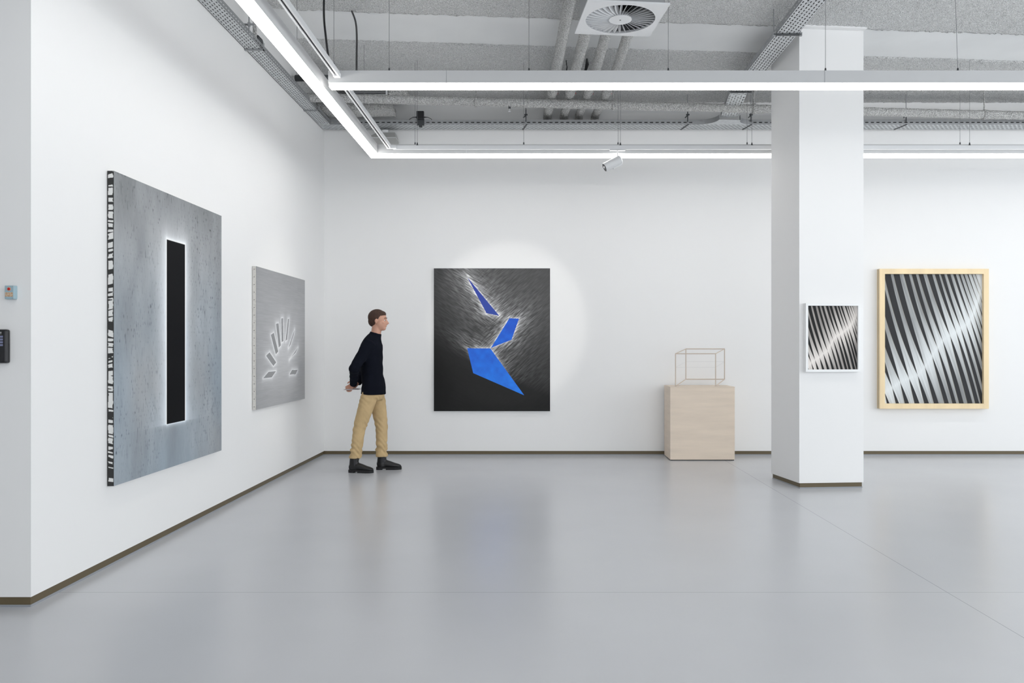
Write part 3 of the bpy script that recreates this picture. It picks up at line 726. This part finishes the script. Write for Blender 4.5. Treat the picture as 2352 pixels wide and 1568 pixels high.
def p2(u, v):
    d = np.full(u.shape, 9.)
    for q in slv: d = np.minimum(d, polydist(u, v, q))
    brush = (vnoise(v*160, u*7, 3)-.5)*.035+(vnoise(v*60, u*3, 7)-.5)*.02
    g = .640+.03*(fbm(u*2, v*2, 9, 3)-.5)+brush
    g = g-.03*np.clip(1-v/.3, 0, 1)
    cx, cy = c2(350, 900); R = np.hypot((u-cx)/.62, (v-cy)/.48)
    g = g+.13*np.exp(-R**2*1.6)
    dd = np.maximum(d, 0); g = g+.22*np.exp(-dd/.018)+.08*np.exp(-dd/.07)
    g = np.where(d < 0, .575, g)
    return stack(g-.004, g, g+.008)
painted_sheet('canvas', (XS2, ya2, za2), (0, yb2-ya2, 0), (0, 0, zb2-za2), 460, 420, p2, vcol_mat('silver grey painting', .42, .1), t, (1, 0, 0))
obj('stretcher', MB().box(XL+.004, XS2-.002, ya2, yb2, zb2, za2), M['canvas_raw'], t)
mb = MB()
for i in range(19):
    z = za2-.03-i*.0733
    mb.tube([(XL+.022, ya2-.003, z), (XL+.022, ya2+.002, z)], .004, 8)
obj('tacks', mb, M['nail'], t)

# 3. blue and black painting on the back wall
YS = YB-.04
def B3(px, py): v = unpY(px, py, YS); return v
TL = B3(996.5, 616); BR = B3(1263.5, 944)
t = thing('painting', 'black painting with three bright blue angular shapes on the back wall', 'painting', ((TL.x+BR.x)/2, YB-.004, BR.z), 'paintings')
def c3(px, py): v = B3(960+px/3.92, 580+py/3.92); return (v.x-TL.x, TL.z-v.z)
bl = [[c3(*p) for p in q] for q in ([(443,220),(733,569),(617,545)], [(823,590),(910,594),(843,784),(656,858)], [(443,860),(652,862),(957,1284),(497,1084)])]
def p3(u, v):
    ds = [polydist(u, v, q) for q in bl]; d = np.minimum(np.minimum(ds[0], ds[1]), ds[2]); dd = np.maximum(d, 0)
    H = TL.z-BR.z; W_ = BR.x-TL.x
    def dirn(a, su, sv, seed):
        c, s = math.cos(a), math.sin(a); p = u*c+v*s; q = -u*s+v*c; return vnoise(p*su, q*sv, seed)
    right = dirn(-.75, 14, 120, 3)*.6+dirn(-.6, 20, 90, 9)*.4      # strokes rising to the right
    left = dirn(.55, 14, 120, 13)*.6+dirn(.7, 20, 90, 19)*.4       # strokes falling to the right
    axis = .62+.35*(v-.3)*0
    side = 1/(1+np.exp(-(u-(.50+.22*v*(v < .75)+.12))/.06))
    st = left*(1-side)+right*side
    base = .31-.14*np.clip((v+.25*(W_-u)-.55)/1.1, 0, 1)-.05*np.exp(-((u)/.25)**2)
    below = np.clip((v-(.80+.45*(u-.1)))/.25, 0, 1)                # the dark ground under the big shape
    base = base-.05*below
    reach = np.exp(-dd/.20)*(1-below)
    g = base+(.42*reach*np.clip(st*1.6-.35, 0, 1.2))+.30*np.exp(-dd/.022)*(1-below)+.10*np.exp(-dd/.09)*(1-below)*(.4+st)
    fade = np.clip(1-((np.abs(u-.75))/.75)**4, 0, 1)
    g = base+(g-base)*(.35+.65*fade)+.05*(st-.5)*(1-below*.6)
    r, gg, b = g, g*1.0, g*1.005
    mott = fbm(u*16, v*16, 5, 4)-.5
    bt = np.clip(v/1.5, 0, 1)
    br_ = .13+.04*bt; bg = .26+.22*bt+.10*mott; bb = .72+.19*bt+.10*mott
    ins = d < 0
    top = ds[0] < 0
    bb = np.where(top, .64, bb); bg = np.where(top, .28+.08*(v-.2), bg); br_ = np.where(top, .22, br_)
    return stack(np.where(ins, br_, r), np.where(ins, bg, gg), np.where(ins, bb, b))
painted_sheet('canvas', (TL.x, YS, TL.z), (BR.x-TL.x, 0, 0), (0, 0, BR.z-TL.z), 520, 640, p3, vcol_mat('blue and black painting', .6, .2, .25), t, (0, -1, 0))
obj('stretcher', MB().box(TL.x-.006, BR.x+.006, YS+.003, YB-.004, BR.z-.004, TL.z+.006), M['white_frame'], t)

# 4/5. striped prints
KBIG = [(925,1255),(995,1215),(1065,1165),(1145,1130),(1222,1102),(1287,1027),(1352,930),(1400,852),(1447,790),(1512,745),(1568,712),(1608,675),(1655,648),(1693,598),(1722,548),(1740,490),(1760,435),(1778,380),(1790,330)]
KSML = [(228,1020),(263,990),(298,965),(340,940),(375,905),(415,885),(443,830),(468,785),(500,748),(530,735),(565,710),(590,690),(612,675),(640,640),(655,620),(668,590),(678,560)]
def stripes(kn, box, sc, light, dark, edge):
    x0, y0, x1, y1 = box
    pre = kn[:]
    # continue the row of crossings beyond the left and right borders
    dx = kn[1][0]-kn[0][0]
    ext = [(kn[0][0]-dx*i, kn[0][1]+dx*.42*i) for i in range(12, 0, -1)]
    ks = ext+pre
    def fn(u, v):
        X = x0+u/fn.W*(x1-x0); Y = y0+v/fn.H*(y1-y0)
        dk = np.full(u.shape, -9.); eg = np.full(u.shape, 9.)
        for i, (kx, ky) in enumerate(ks):
            nx = ks[min(i+1, len(ks)-1)][0]; px_ = ks[max(i-1, 0)][0]
            sp = max(10*sc, (nx-px_)/(2 if 0 < i < len(ks)-1 else 1))
            dU = np.maximum(ky-Y, 0)/sc; dD = np.maximum(Y-ky, 0)/sc
            cxu = kx-(.38*dU-.00009*dU**2*np.clip(1, 0, 1))*sc
            cxd = kx+(.33*dD-.00006*dD**2)*sc
            hwU = .425*sp*(1-np.exp(-dU/230))**1.1; hwD = .38*sp*(1-np.exp(-dD/160))**1.15
            up = Y < ky
            xx = X-np.where(up, cxu, cxd); hw = np.where(up, hwU, hwD)
            s = hw-np.abs(xx)
            dk = np.maximum(dk, s/sc)
            eg = np.minimum(eg, np.abs(xx+hw)/sc)
        inside = np.clip(dk/2.0+.5, 0, 1)
        # distance from the row of crossings
        ka = np.array(ks); yb_ = np.interp(X, ka[:, 0], ka[:, 1]); far = np.abs(Y-yb_)/sc
        sh = np.clip(far/520, 0, 1)
        lineN = vnoise((X-.33*Y)*.09/sc, Y*.004/sc, 6)
        lg = 1.02-sh*.30-.14*(lineN-.3)*np.clip(far/120, 0, 1)-.05*vnoise((X-.33*Y)*.25/sc, Y*.006/sc, 16)
        L = [np.clip(c*lg, 0, 1) for c in light]
        k = np.clip(1-eg/4.5, 0, 1)*.55*np.clip(far/60, .3, 1)
        L = [l*(1-k)+e*k for l, e in zip(L, edge)]
        return stack(*[l*(1-inside)+dc*inside for l, dc in zip(L, dark)])
    return fn
def frame_art(label, O, U_, V_, N_, fw, depth, fn, nu, nv, fmat, cat, inlay=None):
    """O outer top-left on the front plane, N_ towards the viewer"""
    O, U_, V_, N_ = map(Vector, (O, U_, V_, N_)); u = U_.normalized(); v = V_.normalized(); N_.normalize()
    W_, H_ = U_.length, V_.length
    t = thing('framed_print', label, 'framed print', tuple(O+U_/2+V_-N_*depth), 'striped prints')
    mb = MB(); B = -N_*depth
    mb.obox(O, U_, v*fw, B).obox(O+V_-v*fw, U_, v*fw, B)
    mb.obox(O+v*fw, u*fw, v*(H_-2*fw), B).obox(O+U_-u*fw+v*fw, u*fw, v*(H_-2*fw), B)
    obj('frame', mb, fmat, t, bevel=.001)
    obj('backing', MB().obox(O+u*fw+v*fw-N_*(depth*.75), u*(W_-2*fw), v*(H_-2*fw), -N_*depth*.2), M['slot'], t)
    fn.W = W_-2*fw; fn.H = H_-2*fw
    painted_sheet('print', O+u*fw+v*fw-N_*(depth*.45), u*(W_-2*fw), v*(H_-2*fw), nu, nv, fn, vcol_mat(cat, .5, 0, .15), t, N_)
    if inlay: obj('dark_inlay', MB().obox(O-u*.0008-N_*(depth*.55), u*.0008, v*H_, -N_*.012), M['black'], t)
    return t
DP = .085; YS4 = YB-DP
v0 = unpY(2021, 617, YS4); v1 = unpY(2271.5, 938.5, YS4)
frame_art('large striped black and silver print in a pale wood frame, right of the pillar', v0, (v1.x-v0.x, 0, 0), (0, 0, v1.z-v0.z), (0, -1, 0), .066, DP,
          stripes(KBIG, (918, 190, 1800, 1357), 1.0, (.90, .915, .92), (.205, .207, .215), (.52, .46, .34)), 520, 640, M['pine'], 'silver stripes print', True)
# on the pillar's front face
pu = (Vector((*PB, 0))-Vector((*PA, 0))).normalized(); pn = Vector((pu.y, -pu.x, 0)); DP2 = .055
def onpillar(px, py, off=DP2):
    d = Vector(((px-CX)/F, 1, -(py-CY)/F)); p0 = Vector((*PA, 0))+pn*off; c = Vector((0, 0, CH))
    s = (p0-c).dot(pn)/d.dot(pn); return c+d*s
q0 = onpillar(1851, 696); q1 = onpillar(1976.5, 854)
Wp = (Vector((q1.x, q1.y, 0))-Vector((q0.x, q0.y, 0))).length
frame_art('small striped black and beige print in a white frame, hung on the pillar', q0, pu*Wp, (0, 0, -(q0.z-(CH-(854-CY)*q0.y/F))), pn, .024, DP2,
          stripes(KSML, (225, 477, 690, 1050), .52, (.93, .905, .885), (.125, .127, .13), (.60, .50, .40)), 300, 370, M['white_frame'], 'beige stripes print')

# ------------------------------------------------------------ plinth and wire box
t = thing('plinth', 'square pale plywood plinth standing against the back wall', 'plinth', (2.08, 10.0, 0))
x0, x1, y0, y1, zt_ = 1.684, 2.476, 9.79, 10.24, .9076
obj('body', MB().box(x0, x1, y0, y1, .012, zt_-.012), M['ply'], t)
obj('top_panel', MB().box(x0-.001, x1+.001, y0-.001, y1, zt_-.011, zt_), M['ply'], t)
obj('shadow_gap', MB().box(x0+.004, x1-.004, y0+.003, y1, zt_-.013, zt_-.010), M['ply_edge'], t)
obj('foot', MB().box(x0+.006, x1-.006, y0+.006, y1-.01, 0, .012), M['black'], t)
t = thing('wire_sculpture', 'thin metal rod sculpture of a leaning open box on the plywood plinth', 'sculpture', (2.0, 9.95, zt_))
fy, by = 9.84, 10.10
fl, fr = unpY(1551.6, 883, fy).x, unpY(1643.7, 883, fy).x; zb_, ztp = zt_+.005, unpY(0, 812, fy).z
bl_, br2 = unpY(1575.4, 870, by).x, unpY(1664.3, 870, by).x; bz0, bz1 = unpY(0, 870.6, by).z, unpY(0, 801, by).z
Fp = [Vector(p) for p in ((fl, fy, zb_), (fr, fy, zb_), (fr, fy, ztp), (fl, fy, ztp))]
Bp = [Vector(p) for p in ((bl_, by, bz0), (br2, by, bz0), (br2, by, bz1), (bl_, by, bz1))]
for i in range(4):
    for (a, b) in ((Fp[i], Fp[(i+1) % 4]), (Bp[i], Bp[(i+1) % 4]), (Fp[i], Bp[i])):
        if a is Fp[0] and b is Fp[1]: continue
        obj('rod', MB().tube([a, b], .006, 6), M['frame_wire'], t)
m_ = lambda a, b, q: a.lerp(b, q)
lf, rf = m_(Fp[0], Fp[3], .58), m_(Fp[1], Fp[2], .58); lb, rb = m_(Bp[0], Bp[3], .58), m_(Bp[1], Bp[2], .58)
obj('thread', MB().tube([lf, rf, rb, lb, lf], .0012, 5), M['string'], t)

# ------------------------------------------------------------ wall devices on the near left wall
def N_(px, py, off=0): v = unpY(px, py, YN-off); return v
t = thing('wall_sensor', 'small pale blue box with a red button on the near left wall', 'sensor', tuple(N_(23, 686)))
d = .03; a = N_(10.5, 655.5, d); b = N_(32, 686.5, d)
obj('case', MB().box(a.x, b.x, YN-d, YN, b.z, a.z), M['sensor'], t, bevel=.003)
c = N_(21, 663.5, d)
rg = obj('button_ring', MB().tube([(c.x, YN-d-.002, c.z), (c.x, YN-d, c.z)], .0095, 20), M['orange_ring'], t)
obj('button', MB().tube([(c.x, YN-d-.005, c.z), (c.x, YN-d-.002, c.z)], .0068, 20), M['red_led'], rg)
p = N_(11.8, 671, d); q = N_(29.5, 681, d)
lp = obj('label_panel', MB().box(p.x, q.x, YN-d-.0012, YN-d, q.z, p.z), M['label_beige'], t)
mb = MB(); random.seed(3)
for i in range(9):
    for j in range(5):
        if random.random() < .62:
            xx = lerp(p.x, q.x, (i+.2)/9); zz = lerp(q.z, p.z, (j+.15)/5)
            mb.box(xx, xx+(q.x-p.x)/9*random.uniform(.4, .9), YN-d-.0016, YN-d-.0012, zz, zz+(p.z-q.z)/5*.5)
obj('printing', mb, M['label_mark'], lp)
mb = MB()
for (i, j) in ((13.5, 684), (28, 684), (28.5, 658)):
    r = N_(i, j, d); mb.tube([(r.x, YN-d-.001, r.z), (r.x, YN-d, r.z)], .0015, 8)
obj('screws', mb, M['galv_dark'], t)
t = thing('keypad', 'black wall keypad cut by the left edge of the picture', 'keypad', tuple(N_(-10, 834)))
d = .035; a = N_(-34, 756, d); b = N_(15, 834, d)
obj('case', MB().box(a.x, b.x, YN-d, YN, b.z, a.z), M['black'], t, bevel=.010)
for r in range(4):
    for c_ in range(3):
        kp = N_(-21+c_*11.5, 773+r*6.4, d)
        obj('key', MB().box(kp.x-.011, kp.x+.011, YN-d-.0015, YN-d, kp.z-.0052, kp.z+.0052), M['key'], t, bevel=.001)
mb = MB()
for i in range(6):
    kp = N_(-20+i*4.4, 763, d); mb.box(kp.x-.0025, kp.x+.0025, YN-d-.001, YN-d, kp.z-.002, kp.z+.002)
kp = N_(2, 766.3, d); mb.box(kp.x-.002, kp.x+.002, YN-d-.001, YN-d, kp.z-.0015, kp.z+.0015)
obj('indicator_lights', mb, M['key_white'], t)

# ------------------------------------------------------------ the visitor
PX, PY = -1.785, 8.98
def remeshed(name, mb, vox, smooth_it, material, parent, extra=None):
    me = bpy.data.meshes.new(name); me.from_pydata([(v[0]+PX, v[1]+PY, v[2]) for v in mb.v], [], mb.f)
    tmp = bpy.data.objects.new('tmp', me); C.objects.link(tmp)
    r = tmp.modifiers.new('r', 'REMESH'); r.mode = 'VOXEL'; r.voxel_size = vox; r.use_smooth_shade = True
    s = tmp.modifiers.new('s', 'SMOOTH'); s.factor = .5; s.iterations = smooth_it
    dg = bpy.context.evaluated_depsgraph_get(); out = bpy.data.meshes.new_from_object(tmp.evaluated_get(dg))
    bpy.data.objects.remove(tmp); out.name = name
    if extra:
        for v in out.vertices:
            q = Vector((v.co.x-PX, v.co.y-PY, v.co.z)); v.co = v.co+extra(q, v.normal)
    for p in out.polygons: p.use_smooth = True
    out.materials.clear(); out.materials.append(material)
    o = bpy.data.objects.new(name, out); C.objects.link(o)
    if parent: o.parent = parent; o.matrix_parent_inverse = root_matrix(parent).inverted()
    return o
def px2(px, py, y=0): return Vector(((px-862)/203.7, y, CH-(py-CY)/203.7))
HC = Vector((.04, 0, 1.695))
# --- body: legs, trunk, arms, neck, head and hands in one surface
b = MB()
hipR, kneeR, ankR = Vector((-.03, -.09, .92)), Vector((-.155, -.105, .49)), Vector((-.205, -.11, .10))
hipL, kneeL, ankL = Vector((-.02, .09, .92)), Vector((.055, .10, .50)), Vector((.055, .10, .10))
for (h, k, a) in ((hipR, kneeR, ankR), (hipL, kneeL, ankL)):
    b.tube(path([h, k], .05), [lerp(.08, .055, i/(len(path([h, k], .05))-1)) for i in range(len(path([h, k], .05)))], 16)
    b.tube(path([k, a], .05), [lerp(.050, .029, i/(len(path([k, a], .05))-1)) for i in range(len(path([k, a], .05)))], 16)
    b.tube([a, a+Vector((.02, 0, -.04)), a+Vector((.09, 0, -.06))], [.029, .028, .02], 12)
b.tube([(-.02, 0, .86), (-.02, 0, .95), (-.035, 0, 1.1), (-.045, 0, 1.25), (-.035, 0, 1.4), (-.02, 0, 1.47), (0, 0, 1.51)],
       [(.10, .15), (.105, .15), (.095, .135), (.105, .16), (.10, .175), (.07, .15), (.05, .07)], 24, up=(1, 0, 0))
b.tube([(-.012, 0, 1.47), (.012, 0, 1.56), (.022, 0, 1.64)], [.062, .056, .054], 20)
armR = [Vector((-.03, -.185, 1.445)), Vector((-.175, -.265, 1.165)), Vector((-.225, -.075, .975))]
armL = [Vector((-.03, .185, 1.445)), Vector((-.16, .265, 1.165)), Vector((-.215, .075, .985))]
for A_ in (armR, armL):
    b.tube(path(A_[:2], .04), .042, 14); b.tube([A_[1], A_[1].lerp(A_[2], .4), A_[2]], [.038, .034, .024], 14)
# head
Rh = Matrix.Rotation(.06, 3, 'Y')
def HP(x, y, z): return HC+Rh @ Vector((x, y, z))
b.ell(HP(-.012, 0, .028), (.098, .076, .09), 32, 20); b.ell(HP(.022, 0, -.03), (.070, .060, .086), 28, 16)
b.ell(HP(.055, 0, -.085), (.034, .036, .026), 20, 12)                       # chin
b.ell(HP(.068, 0, .028), (.022, .050, .012), 16, 10)                       # brow
b.tube([HP(.084, 0, .015), HP(.098, 0, -.008), HP(.111, 0, -.026), HP(.100, 0, -.034)], [.008, .0095, .0125, .008], 12)   # nose
for s in (-1, 1):
    b.ell(HP(.096, s*.010, -.030), (.009, .007, .006), 10, 8)
    b.ell(HP(.055, s*.042, -.018), (.022, .016, .018), 12, 8)             # cheek
    b.ell(HP(-.012, s*.077, -.006), (.016, .008, .030), 14, 10, Matrix.Rotation(.2, 3, 'Y'))   # ear
    b.ell(HP(-.006, s*.078, -.030), (.008, .007, .010), 10, 8)
b.ell(HP(.088, 0, -.052), (.010, .022, .0055), 14, 8); b.ell(HP(.086, 0, -.062), (.010, .020, .006), 14, 8)   # lips
# hands behind the back, fingers curled around the leaflet
def hand(w, fwd, palm, side, curl):
    """w wrist, fwd finger direction, palm normal, side towards the thumb"""
    f = Vector(fwd).normalized(); n = Vector(palm).normalized(); s = f.cross(n).normalized()*side; w = Vector(w)
    b.tube([w, w+f*.02, w+f*.05, w+f*.085, w+f*.095], [(.018, .024), (.017, .030), (.015, .039), (.013, .040), (.009, .034)], 16, up=tuple(n))
    for i, (off, ln) in enumerate(((.029, .070), (.010, .078), (-.009, .073), (-.028, .058))):
        p = w+f*.088+s*off; d_ = f.copy(); pts_ = [p-f*.015, p]
        for q in range(3):
            d_ = (Matrix.Rotation(curl*(.8+.12*i), 3, f.cross(n)) @ d_).normalized() if True else d_
            p = p+d_*ln*(.42, .33, .25)[q]; pts_.append(p)
        b.tube(pts_, [.0095, .0092, .0086, .008, .006], 10)
    p = w+f*.028+s*.028; b.tube([p, p+s*.022+f*.018+n*.006, p+s*.03+f*.045+n*.016, p+s*.026+f*.066+n*.024], [.013, .012, .0105, .008], 10)
hand(armR[2], (-.35, .55, -.45), (-.7, -.25, .25), 1, .55)
hand(armL[2], (-.45, -.55, -.30), (-.6, .3, -.3), -1, .45)
body = remeshed('person', b, .0062, 2, M['skin'], None)
body['label'] = 'man in a dark sweater and tan trousers walking right with hands behind his back'; body['category'] = 'person'
# eyes, brows
for s in (-1, 1):
    e = obj('eye', MB().ell(HP(.072, s*.030, .004)+Vector((PX, PY, 0)), (.011, .011, .0075), 16, 10), M['eye'], body, smooth=True)
    obj('iris', MB().ell(HP(.0835, s*.031, .004)+Vector((PX, PY, 0)), (.003, .0055, .0055), 12, 8), M['iris'], e, smooth=True)
    obj('eyebrow', MB().tube([HP(.088, s*.014, .030)+Vector((PX, PY, 0)), HP(.086, s*.032, .036)+Vector((PX, PY, 0)), HP(.070, s*.050, .030)+Vector((PX, PY, 0))], [.003, .004, .002], 8), M['hair'], body, smooth=True)
# hair
h = MB(); h.ell(HP(-.020, 0, .036), (.103, .083, .092), 32, 20)
h.ell(HP(.030, 0, .074), (.050, .062, .038), 20, 12)
h.ell(HP(-.062, 0, -.01), (.055, .070, .065), 24, 14)
hm = remeshed('hair', h, .0042, 3, M['hair'], body)
bm = bmesh.new(); bm.from_mesh(hm.data)
kill = []
for v in bm.verts:
    q = Rh.transposed() @ (Vector((v.co.x-PX, v.co.y-PY, v.co.z))-HC)
    line = .052 if q.x > .03 else (-.002 if q.x > .0 else (-.012 if q.x > -.022 else -.078-.2*(q.x+.02)))
    line = float(np.interp(q.x, [-.06, -.03, -.018, -.004, .008, .03, .06, .09], [-.085, -.07, -.012, -.008, .012, .050, .058, .066]))+.0015*math.sin(q.y*400+q.x*300)
    if q.z < line: kill.append(v)
bmesh.ops.delete(bm, geom=kill, context='VERTS'); bm.to_mesh(hm.data); bm.free()
# beard shadow
# sweater
sw = MB()
zs_ = [.865, .90, .97, 1.08, 1.2, 1.3, 1.39, 1.45, 1.495, 1.53, 1.56]
cxs = [-.018, -.017, -.017, -.03, -.043, -.045, -.038, -.028, -.012, .002, .010]
rxs = [.134, .134, .130, .120, .124, .128, .124, .108, .084, .070, .066]
rys = [.194, .196, .188, .17, .178, .19, .198, .186, .128, .078, .068]
pp = []; rr = []
for i in range(0, 61):
    z = lerp(.865, 1.56, i/60); f = lambda a: float(np.interp(z, zs_, a)); wv = .0035*math.sin(z*75)*max(0, 1-(z-.87)/.25)
    pp.append((f(cxs), 0, z)); rr.append((f(rxs)+wv, f(rys)+wv))
sw.tube(pp, rr, 36, up=(1, 0, 0))
for A_, s in ((armR, -1), (armL, 1)):
    up_ = path([A_[0]+Vector((.005, -s*.03, .01)), A_[1]], .015); n = len(up_)
    sw.tube(up_, [lerp(.072, .056, i/(n-1))+.0025*math.sin(i*1.1)*(i/n) for i in range(n)], 20)
    fa = path([A_[1], A_[2]], .012); n = len(fa)
    sw.tube(fa, [lerp(.056, .040, i/(n-1))+.0028*math.sin(i*1.3) for i in range(n)], 18)
    sw.ell(A_[1], (.058, .058, .058)); 
def fold(q, nrm):
    s = math.sin(q.z*48+q.x*20+2*math.sin(q.y*14))*.5+math.sin(q.z*23-q.y*25)*.5
    return nrm*(.0035*s)
remeshed('sweater', sw, .0105, 3, M['sweater'], body, fold)
# trousers
tr = MB()
tr.tube([(-.012, 0, .80), (-.012, 0, .84), (-.012, 0, .9), (-.012, 0, .95), (-.02, 0, .99)], [(.095, .135), (.115, .165), (.118, .168), (.113, .16), (.11, .155)], 32, up=(1, 0, 0))
for (h_, k_, a_, cuff) in ((hipR, kneeR, ankR, .165), (hipL, kneeL, ankL, .150)):
    ce = k_.lerp(a_, (k_.z-cuff)/(k_.z-a_.z))
    pts_ = path([h_+Vector((0, 0, -.01)), h_.lerp(k_, .35)+Vector((.005, 0, 0)), k_, ce], .012); out = []
    for q in pts_:
        z = q.z; r = float(np.interp(z, [.15, .2, .3, .42, .5, .65, .8, .92], [.066, .063, .063, .066, .070, .082, .092, .084]))
        wr = .0055*math.sin(z*115+q.x*9)*max(0, 1-abs(z-.22)/.13)+.002*math.sin(z*85)*max(0, 1-abs(z-.5)/.1)
        out.append((r+wr, r*.98+wr))
    tr.tube(pts_, out, 28, up=(1, 0, 0))
    tr.tube([ce+Vector((0, 0, .016)), ce+Vector((0, 0, -.004))], [.069, .070], 28)
def tfold(q, n):
    k = max(0, 1-abs(q.z-.24)/.16)+.5*max(0, 1-abs(q.z-.52)/.12)+.4*max(0, 1-abs(q.z-.82)/.12)+.1
    s = math.sin(q.z*78+34*q.x+3.4*math.sin(q.y*26+q.x*27+q.z*9))
    return n*(.0062*s*k)
remeshed('trousers', tr, .0095, 2, M['trousers'], body, tfold)
# boots
for (a_, yaw, ln) in ((Vector((-.205, -.11, 0)), -.12, .275), (Vector((.065, .10, 0)), .10, .28)):
    R_ = Matrix.Rotation(yaw, 3, 'Z'); bt = MB()
    G = lambda x, y, z: a_+R_ @ Vector((x, y, z))
    bt.tube([G(-.003, 0, .178), G(-.006, 0, .14), G(-.008, 0, .09), G(0, 0, .05), G(.0, 0, .032)], [(.046, .042), (.051, .042), (.053, .040), (.060, .040), (.064, .040)], 24, up=tuple(R_ @ Vector((1, 0, 0))))
    bt.tube([G(-.062, 0, .055), G(-.03, 0, .06), G(.03, 0, .066), (G(.08, 0, .058)), G(.13, 0, .048), G(.175, 0, .042), G(.20, 0, .038), G(.213, 0, .034)],
            [(.026, .026), (.036, .038), (.050, .040), (.040, .043), (.030, .046), (.023, .042), (.016, .031), (.006, .015)], 24, up=(0, 0, 1))
    bo = remeshed('boot', bt, .006, 3, M['boot'], body)
    so = MB(); prof = [(-.072, 0), (-.066, .022), (-.04, .035), (0, .036), (.04, .036), (.09, .044), (.14, .049), (.18, .043), (.205, .028), (.216, .008)]
    ring = [(x, y) for x, y in prof]+[(x, -y) for x, y in reversed(prof)]
    def slab(z0, z1, rg):
        n = len(rg); vs = [tuple(G(x, y, z0)+Vector((PX, PY, 0))) for x, y in rg]+[tuple(G(x, y, z1)+Vector((PX, PY, 0))) for x, y in rg]
        so.add(vs, [tuple(reversed(range(n))), tuple(range(n, 2*n))]+[(i, (i+1) % n, n+(i+1) % n, n+i) for i in range(n)])
    slab(.013, .032, ring)
    hl = [p for p in prof if p[0] <= 0]; slab(0, .0135, [(x, y) for x, y in hl]+[(x, -y) for x, y in reversed(hl)])
    hl = [p for p in prof if p[0] >= .04]; slab(0, .0135, [(x, y) for x, y in hl]+[(x, -y) for x, y in reversed(hl)])
    obj('sole', so, M['sole'], bo)
    for s in (-1, 1):
        g = MB(); c4 = [G(.002, s*.0435, .17), G(.040, s*.044, .165), (G(.022, s*.046, .085)), G(.008, s*.0455, .085)]
        c4 = [Vector(p)+Vector((PX, PY, 0)) for p in c4]; n4 = R_ @ Vector((0, s*.003, 0)); 
        g.add([p for p in c4]+[p+n4 for p in c4], [(3,2,1,0), (4,5,6,7), (0,1,5,4), (1,2,6,5), (2,3,7,6), (3,0,4,7)])
        obj('elastic_panel', g, M['elastic'], bo)
# leaflet held behind the back
c = Vector((PX-.285, PY-.005, .915)); l = MB()
l.obox(c+Vector((-.05, -.09, 0)), (.16, 0, .004), (0, .17, 0), (0, 0, .004)).obox(c+Vector((-.05, -.09, .006)), (.155, 0, .010), (0, .17, 0), (0, 0, .002))
tag(obj('leaflet', l, M['paper']), 'folded pale leaflet held by the man behind his back', 'leaflet')
